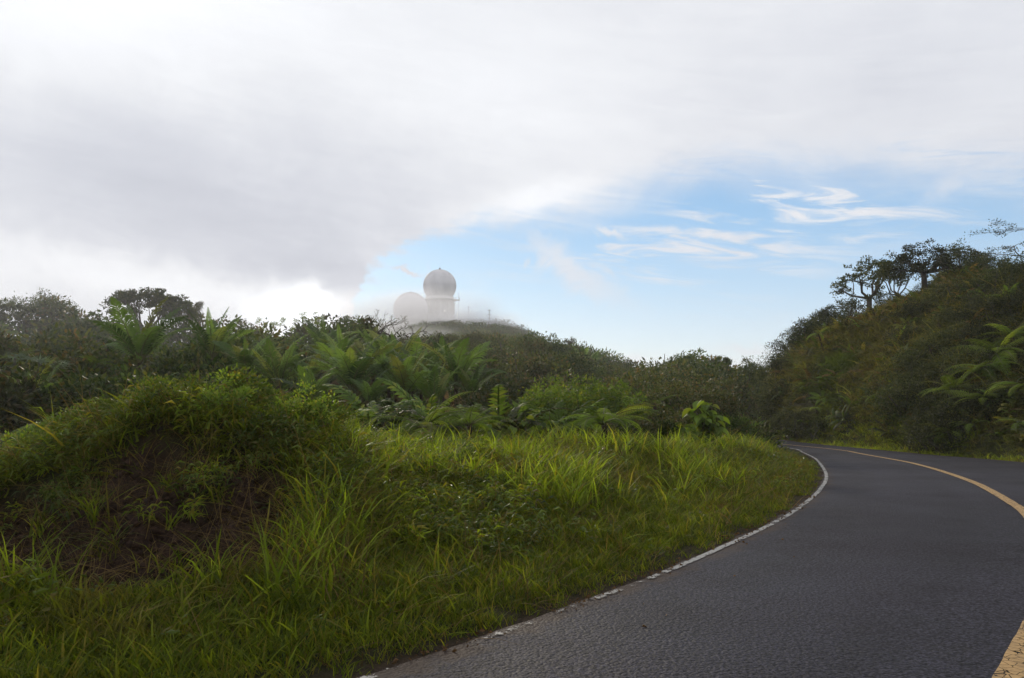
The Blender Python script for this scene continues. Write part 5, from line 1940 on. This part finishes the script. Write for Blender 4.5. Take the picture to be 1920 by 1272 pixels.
def ferns():
    # two by the grassy verge
    for u, v, d, s, n, h, lab, sd, pale in ((795, 815, 14.6, .62, 15, .3, 'tree fern with arching pale fronds at the back of the grass, nearest the palm grove', 1, .5),
                                            (1133, 806, 16.6, .62, 17, .4, 'tall spreading tree fern at the centre of the thicket behind the grass', 2, .3),
                                            (880, 808, 15.8, .55, 12, .25, 'low fern sprawling between the two bigger ferns', 3, .1),
                                            (1190, 780, 24, .7, 9, .6, 'half-shaded fern behind the centre one', 4, .1),
                                            (1228, 765, 26, .6, 8, .6, 'dark drooping fern left of the large-leaved shrub', 5, .0),
                                            (182, 690, 33, .6, 9, 1.2, 'small fern-like palm among the woodland under the umbrella tree', 6, .2),
                                            (1160, 775, 27, .7, 8, .6, 'fern with level fronds behind the bright green bush', 7, .1)):
        c = at(u, v, d)
        g = gz(c[0], c[1])
        top = max(h, (c[2] - g) + .1)
        t = fern(c[0], c[1], g, s, sd, lab, n, top, pale, 0.0, group='ferns around the grassy verge')
    # hillside
    F2 = [(1795, 742, 1.0, 'bright fern spreading star-like over the dark shrubs, lowest of the big ferns'), (1880, 672, 1.15, 'bright tiered fern high among the dark shrubs'), (1855, 700, 1.0, 'bright fern under the highest tiered one'),
          (1850, 760, .9, 'fern with long level fronds beneath the bright ones'), (1932, 735, 1.0, 'fern cut by the frame edge halfway up the hill'), (1905, 640, 1.0, 'topmost pale fern at the frame edge'), (1785, 820, .7, 'small shaded fern near the road under the big ferns'),
          (1925, 800, .6, 'small fern by the frame edge near the road'), (1830, 805, .6, 'dull fern at the bottom of the shrub mass'),
          (1512, 722, .55, 'small bright fern on the brown slope'), (1535, 770, .7, 'pale fern with two long fronds on the brown slope'), (1508, 795, .5, 'lowest small fern on the brown slope'), (1500, 690, .45, 'upper small fern by the dark streak'),
          (1546, 655, .55, 'fern on a leaning dark trunk near the crest'), (1655, 748, .6, 'fern at the border of brown slope and dark shrubs'), (1665, 665, .4, 'tiny fern high at the border of the shrub mass'), (1475, 815, .45, 'fern at the steep end of the hill above the far road'),
          (1640, 700, .4, 'tiny fern in the middle of the brown slope')]
    for i, (u, v, s, lab) in enumerate(F2):
        x, y, z = ON_HILL(u, v + 22 * s)
        face = math.atan2(-y, -x)                       # downhill, towards the road
        fern(x, y, z, s * .9, 40 + i, lab, 13 if s > .8 else 8, .6 * s + (.9 if i == 13 else 0), .6 if s > .8 else .3, .10, (.0, -.25), 'ferns on the face of the cut hill', toward=face if s > .5 else None, spread=1.9)


ferns()


# ------------------------------------------------------------------ broad-leaved shrubs behind the grass
def leaf_mesh(seed, kind='heart', L=1.0):
    rg = np.random.default_rng(seed)
    mb = MB()
    if kind == 'heart':
        out = [(-.12, .0), (-.18, .22), (.02, .44), (.32, .46), (.62, .30), (1.0, 0), (.62, -.30), (.32, -.46), (.02, -.44), (-.18, -.22)]
    elif kind == 'oval':
        out = [(0, 0), (.15, .14), (.45, .24), (.75, .16), (1.0, 0), (.75, -.16), (.45, -.24), (.15, -.14)]
    else:       # palmate: nine lobes
        out = []
        for k in range(9):
            a = -2.5 + 5.0 * k / 8
            out.append((.55 * .45 * math.cos(a - .3), .55 * .45 * math.sin(a - .3)))
            out.append((.95 * math.cos(a), .95 * math.sin(a)))
        out.append((-.1, 0.05))
    v = [(x * L, y * L, (abs(y) * .28 - .22 * max(x, 0) ** 2) * L) for x, y in out]
    c = (.22 * L, 0, 0) if kind != 'palmate' else (0, 0, .04)
    n = len(v)
    mb.add([c] + v, [(0, i + 1, (i + 1) % n + 1) for i in range(n)])
    return mb.mesh('leaf', M['bright_leaf'] if kind != 'palmate' else M['silver_leaf'], False)


HEART, OVAL, PALMATE = leaf_mesh(1), leaf_mesh(2, 'oval'), leaf_mesh(3, 'palmate')
HEART_M = HEART.copy(); HEART_M.materials.clear(); HEART_M.materials.append(M['mid_leaf'])


def broadleaf(u, v, dist, w, h, nst, nl, L, seed, label, meshes, drop=None):
    rg = np.random.default_rng(seed)
    c = at(u, v, dist)
    g = gz(c[0], c[1])
    t = empty('broadleaf_shrub', (c[0], c[1], g))
    tag(t, label, 'shrub', 'broad-leaved shrubs at the back of the grass')
    H = max(h, c[2] - g)
    per = max(1, nl // nst)
    for s in range(nst):
        a = rg.random() * 6.28
        rr = w * rg.random() ** .6
        top = np.array([rr * math.cos(a), rr * math.sin(a), H * (1 - .45 * (rr / w) ** 2) * (.75 + .3 * rg.random())])
        m = MB()
        mid = top * [.45, .45, .6] + rg.normal(size=3) * .05
        m.tube([(0, 0, -.1), mid, top], [.018, .013, .006], 4)
        m.build('stem', M['stalk'], t)
        for k in range(per):
            q = .35 + .65 * (k + rg.random()) / per
            p = (mid * (1 - q) * 2 + top * (2 * q - 1)) if q > .5 else mid * 2 * q
            ya = rg.random() * 6.28
            put('leaf', meshes[rg.integers(0, len(meshes))], t, tuple(p + np.array([math.cos(ya), math.sin(ya), 0.2]) * .07), (rg.normal() * .35, .25 + .4 * rg.random(), ya), L * (.6 + .6 * rg.random()))
    return t


broadleaf(1318, 748, 19.5, .55, 1.1, 12, 84, .26, 1, 'shrub with very large heart-shaped light green leaves, nearest the bend of the road', [HEART])
broadleaf(1290, 790, 19.0, .40, .6, 7, 36, .22, 2, 'low seedling shrub with large leaves at the foot of the big heart-leaved one', [HEART, HEART_M])
broadleaf(1340, 792, 19.2, .35, .6, 7, 36, .22, 3, 'low large-leaved shrub on the road side of the big heart-leaved one', [HEART, HEART_M])
broadleaf(985, 775, 17.5, .75, .9, 16, 130, .17, 4, 'bushy shrub hung with light green vine leaves left of the centre fern', [OVAL, HEART, HEART_M])
broadleaf(930, 795, 16.5, .55, .7, 10, 80, .15, 5, 'lower leafy shrub beside the vine-hung one, towards the palm grove', [OVAL, HEART_M])
broadleaf(1050, 790, 17.5, .50, .6, 10, 76, .15, 6, 'leafy shrub crowded against the left side of the centre fern', [OVAL, HEART])
broadleaf(1035, 770, 19.0, .7, .8, 12, 90, .14, 7, 'leafy shrub in front of the bright green bush', [OVAL, HEART_M])
broadleaf(-5, 800, 9.5, .35, .5, 7, 40, .13, 8, 'bright leafy shrub on the mound cut by the frame edge', [OVAL, HEART])
broadleaf(150, 785, 9.6, .28, .35, 5, 26, .09, 9, 'small light green leafy plant on the low shoulder of the mound', [OVAL, HEART])
broadleaf(215, 765, 9.5, .22, .35, 4, 20, .09, 10, 'small upright leafy plant left of the highest point of the mound', [OVAL])
broadleaf(300, 755, 9.4, .25, .35, 5, 26, .08, 12, 'bushy little plant on the mound between bare earth and crest', [OVAL, HEART])


def bushes():
    # bright green bush and neighbours
    rg = np.random.default_rng(31)
    L = [(1083, 712, 23, 1.25, 1.5, 'bright_leaf', 'rounded bright green bush above the centre fern'), (1045, 735, 22.5, .9, 1.2, 'bright_leaf', 'smaller bright green bush at the left shoulder of the rounded one'),
         (1130, 728, 24, .9, 1.2, 'mid_leaf', 'mid-green bush at the right shoulder of the rounded bright one'), (1010, 762, 21, .8, 1.0, 'mid_leaf', 'mid-green bush behind the vine-hung shrub'),
         (1215, 722, 30, 2.0, 1.9, 'dull_leaf', 'brownish vine-covered hummock behind the thicket'), (1290, 712, 31, 1.9, 1.9, 'dull_leaf', 'larger brownish vine-covered hummock nearer the road'), (1335, 745, 28, 1.2, 1.4, 'dull_leaf', 'brown-green bush right of the large-leaved shrub'),
         (1240, 768, 23, 1.0, 1.1, 'dull_leaf', 'dark brownish bush between centre fern and large-leaved shrub'), (1190, 800, 19, .7, .8, 'dull_leaf', 'low dark bush right beside the centre fern'), (940, 745, 26, 1.2, 1.3, 'dull_leaf', 'dark bush with brown twigs right of the last palm'),
         (880, 775, 22, 1.0, 1.1, 'dull_leaf', 'brown-stemmed bush under the last palm'), (820, 778, 20, .9, .9, 'dull_leaf', 'low dark bush behind the fern with arching fronds'), (640, 765, 17, .7, .7, 'dull_leaf', 'reddish-brown low bush at the far end of the mound'),
         (1245, 800, 19.5, .6, .6, 'far_leaf', 'low dark bush in front of the brownish one'), (1368, 782, 32, 1.0, 1.0, 'mid_leaf', 'green bush at the left brink of the far bit of road'), (1300, 778, 34, 1.3, 1.3, 'far_leaf', 'dark bush behind the big heart-leaved shrub'),
         (1350, 785, 27, .9, .9, 'mid_leaf', 'green bush at the edge of the far bit of road')]
    for i, (u, v, d, R, H, mt_, lab) in enumerate(L):
        c = at(u, v, d)
        g = gz(c[0], c[1])
        p = bushy(650 + i, R, H, 46, 75, .085 if d < 25 else .10, M[mt_], .25, .5, .03)
        top = c[2]
        z = top - H
        thing_tree('bush', lab, 'bush', 'bushes of the thicket behind the grass', (('trunk', p[0]), ('crown', p[1])), (c[0], c[1], min(z, g + .5)), rg.random() * 6.28, 1.0 if z < g + .5 else (top - g - .5) / H)


bushes()


def mound_bushes():
    rg = np.random.default_rng(77)
    P = [bushy(670 + i, .42, .5, 26, 46, .055, M[('bright_leaf', 'weed', 'mid_leaf', 'weed')[i]], .15, 1.0, .012) for i in range(4)]
    spots = [(40, 812, 9.3, .9, 0, 'low leafy bush on the shoulder of the mound by the frame edge'), (110, 788, 9.4, .9, 2, 'brownish vine tangle on the low shoulder of the mound'), (175, 778, 9.4, .7, 1, 'bright vine tangle between the two leafy plants on the shoulder'),
             (250, 768, 9.4, .9, 0, 'leafy tangle above the bare earth'), (335, 762, 9.3, .8, 3, 'leafy tangle just left of the mound top'), (385, 748, 9.3, .9, 1, 'bright tangle at the left of the mound top'), (435, 738, 9.3, 1.0, 1, 'bright yellowish tangle on the very top of the mound'),
             (490, 750, 9.3, .8, 2, 'brownish tangle right after the mound top'), (560, 752, 9.3, .9, 0, 'leafy tangle on the right hump of the mound'), (600, 770, 9.6, .8, 2, 'brown tangle where the mound falls away'), (300, 815, 8.7, .7, 3, 'creeper hanging over the lip of the bare earth'),
             (420, 800, 8.8, .8, 0, 'second creeper hanging over the lip, right of the first'), (500, 830, 8.6, .8, 3, 'creeper over the right end of the bare earth'), (150, 850, 8.4, .7, 2, 'brown creeper over the left part of the bare earth')]
    for i, (u, v, d, s, k, lab) in enumerate(spots):
        r = ray(u, v)
        x, y = r[0] * d, d
        g = gz(x, y)
        z = min(g + .12, at(u, v, d)[2] - .25 * s) if v < 800 else g
        thing_tree('leafy_tangle', lab, 'bush', 'leafy tangles over the mound', (('trunk', P[k][0]), ('crown', P[k][1])), (x, y, max(z, g - .2)), rg.random() * 6.28, s)


mound_bushes()


def cecropia(u, v, dist, h, label, seed, n=6, L=.55):
    rg = np.random.default_rng(seed)
    c = at(u, v, dist)
    g = gz(c[0], c[1])
    H = c[2] - g
    t = empty('broadleaf_tree', (c[0], c[1], g))
    tag(t, label, 'tree')
    m = MB()
    ends = [(0, 0, H), (.55, .1, H * .93), (-.5, -.1, H * .9), (.25, .2, H * .8)][:3 + seed % 2]
    m.tube([(0, 0, -.5), (.03, 0, H * .5), (0, 0, H)], [.09, .07, .045], 7)
    for e in ends[1:]:
        m.tube([(0, 0, H * .62), (e[0] * .6, e[1], H * .74), e], [.05, .04, .03], 5)
    m.build('trunk', M['pale_bark'], t)
    for e in ends:
        for k in range(n):
            a = k * 2 * PI / n + rg.random()
            put('leaf', PALMATE, t, (e[0] + .32 * math.cos(a), e[1] + .32 * math.sin(a), e[2] + .1 * rg.normal()), (rg.normal() * .2, .25, a), L * (.7 + .5 * rg.random()))


cecropia(28, 668, 31, 3, 'pale-stemmed tree with tiers of broad parasol leaves at the side of the woodland', 2)
cecropia(75, 675, 31.5, 3, 'slim pale-stemmed sapling with parasol leaves next to the bigger one', 3, 5, .45)
cecropia(608, 640, 43, 3, 'small parasol-leaved tree above the palm grove', 5, 6, .55)

# ------------------------------------------------------------------ single tufts on the bare bank and in the grass
TUFT = [blades(1000 + i, 17, .42, .022, .045, .42, .45, M['tall_grass'], 'grass_tuft', 4) for i in range(4)]
TUFT_L = [blades(1010 + i, 11, .85, .024, .06, .30, .5, M['tall_grass'], 'grass_tuft', 4) for i in range(3)]
ARCH = [blades(1020 + i, 16, .55, .020, .05, .9, 1.3, M['weed'], 'arching_tuft', 4) for i in range(3)]


def face_point(u, v):
    r = ray(u, v)
    ds = np.arange(3.6, 14, .02)
    X, Y, Z = r[0] * ds, ds, CAM_H + r[2] * ds
    h = ground_h(X, Y)
    k = np.nonzero(Z < h)[0]
    i = k[0] if len(k) else len(ds) - 1
    return X[i], Y[i], h[i]


TF = [(178, 985, 1.1, 0, 'largest bright tuft on the bare earth, fanning upward'), (75, 1000, .7, 0, 'small bright tuft on the bare earth nearest the frame edge'), (135, 935, .5, 0, 'tiny tuft above and left of the largest one'),
      (208, 890, .45, 0, 'short tuft high on the bare earth'), (312, 915, .6, 0, 'upright tuft under the overhang of the bank'), (320, 990, .6, 0, 'thin forked tuft in the middle of the bare earth'),
      (345, 1085, .95, 0, 'bright tuft at the foot of the bank'), (480, 1000, .45, 0, 'tiny bright tuft at the end of the bare earth'), (262, 1120, .5, 0, 'small tuft in dark grass below the bank'),
      (40, 1110, .8, 1, 'long-bladed tuft near the frame edge below the bank'), (95, 1140, .75, 1, 'second long-bladed tuft below the bank'), (560, 960, .9, 1, 'bright leaning tuft where the bank turns to grass'),
      (600, 1010, 1.0, 1, 'tall bright clump right of the bare earth'), (640, 985, .9, 1, 'tall bright clump behind the largest clump'), (565, 890, .7, 0, 'bluish tuft with a bent blade above the tall clumps'), (690, 1030, .7, 1, 'tall bright clump nearest the road'),
      (815, 1110, .75, 1, 'wispy long-bladed tuft close to the asphalt'), (850, 1090, .6, 1, 'second wispy tuft close to the asphalt'), (370, 860, .7, 2, 'arching plant hanging over the bare earth'), (440, 880, .7, 2, 'second arching plant hanging right of the first'),
      (215, 1020, .55, 2, 'low arching plant at the bottom of the bare earth'), (90, 1020, .55, 2, 'low arching plant near the frame edge'), (480, 905, .6, 2, 'arching plant with a long pale blade'), (340, 880, .5, 2, 'small arching plant at the lip of the bare earth')]
for i, (u, v, s, k, lab) in enumerate(TF):
    x, y, z = face_point(u, v)
    src = (TUFT, TUFT_L, ARCH)[k]
    o = bpy.data.objects.new('grass_tuft' if k < 2 else 'arching_plant', src[i % len(src)])
    link(o)
    o.location, o.rotation_euler, o.scale = (x, y, z - .02), (.12, -.1, i * 1.9), (s,) * 3
    tag(o, lab, 'grass tuft' if k < 2 else 'plant', 'bright tufts on and around the bare bank')

# ------------------------------------------------------------------ air: even haze, and the cloud caught on the ridge
def volume_mat(name, dens, col=(0.93, 0.95, 1.0), aniso=0.35, soft=None):
    m = bpy.data.materials.new(name)
    m.use_nodes = True
    N = NT(m.node_tree)
    out = N.n('ShaderNodeOutputMaterial')
    v = N.n('ShaderNodeVolumePrincipled')
    v.inputs['Color'].default_value = (*col, 1)
    v.inputs['Anisotropy'].default_value = aniso
    if soft:
        tc = N.n('ShaderNodeTexCoord')
        ln = N.n('ShaderNodeVectorMath', operation='LENGTH')
        N.t.links.new(tc.outputs['Object'], ln.inputs[0])
        nz = N.noise(tc.outputs['Object'], soft, 4, 0.55)
        r = N.math('ADD', ln.outputs['Value'], N.math('MULTIPLY', N.math('SUBTRACT', nz, 0.5), 0.9))
        N.put(v.inputs['Density'], N.math('MULTIPLY', N.step(r, 1.0, 0.35), dens))
    else:
        v.inputs['Density'].default_value = dens
    N.t.links.new(v.outputs[0], out.inputs['Volume'])
    return m


def ellipsoid(name, centre, axes, mat, kind='stuff'):
    m = MB()
    vs, fs, a_, b_ = [], [], 12, 20
    for i in range(a_ + 1):
        for j in range(b_):
            th, ph = PI * i / a_, 2 * PI * j / b_
            vs.append((1.02 * math.sin(th) * math.cos(ph), 1.02 * math.sin(th) * math.sin(ph), 1.02 * math.cos(th)))
    for i in range(a_):
        for j in range(b_):
            fs.append((i * b_ + j, (i + 1) * b_ + j, (i + 1) * b_ + (j + 1) % b_, i * b_ + (j + 1) % b_))
    m.add(vs, fs)
    o = m.build(name, mat)
    o.location, o.scale = centre, axes
    tag(o, kind=kind)
    return o


hz = MB()
hz.box((0, 810, 14), (6400, 1760, 134))
tag(hz.build('haze', volume_mat('haze_air', HAZE)), kind='stuff')
MISTM = volume_mat('mist', MIST, (0.90, 0.91, 0.96), 0.3, 2.2)
for u_, v_, d_, ax_ in ((778, 598, 335, (50, 24, 15)), (890, 604, 340, (26, 16, 6)), (700, 640, 240, (34, 18, 6))):
    ellipsoid('mist', tuple(at(u_, v_, d_)), ax_, MISTM)
# thin tinted volume added as a pale veil over the left woodland
ellipsoid('woodland_veil', tuple(at(60, 665, 40)), (22, 9, 8), volume_mat('woodland_veil', 0.0055, (0.93, 0.90, 0.98), 0.3, 1.4))
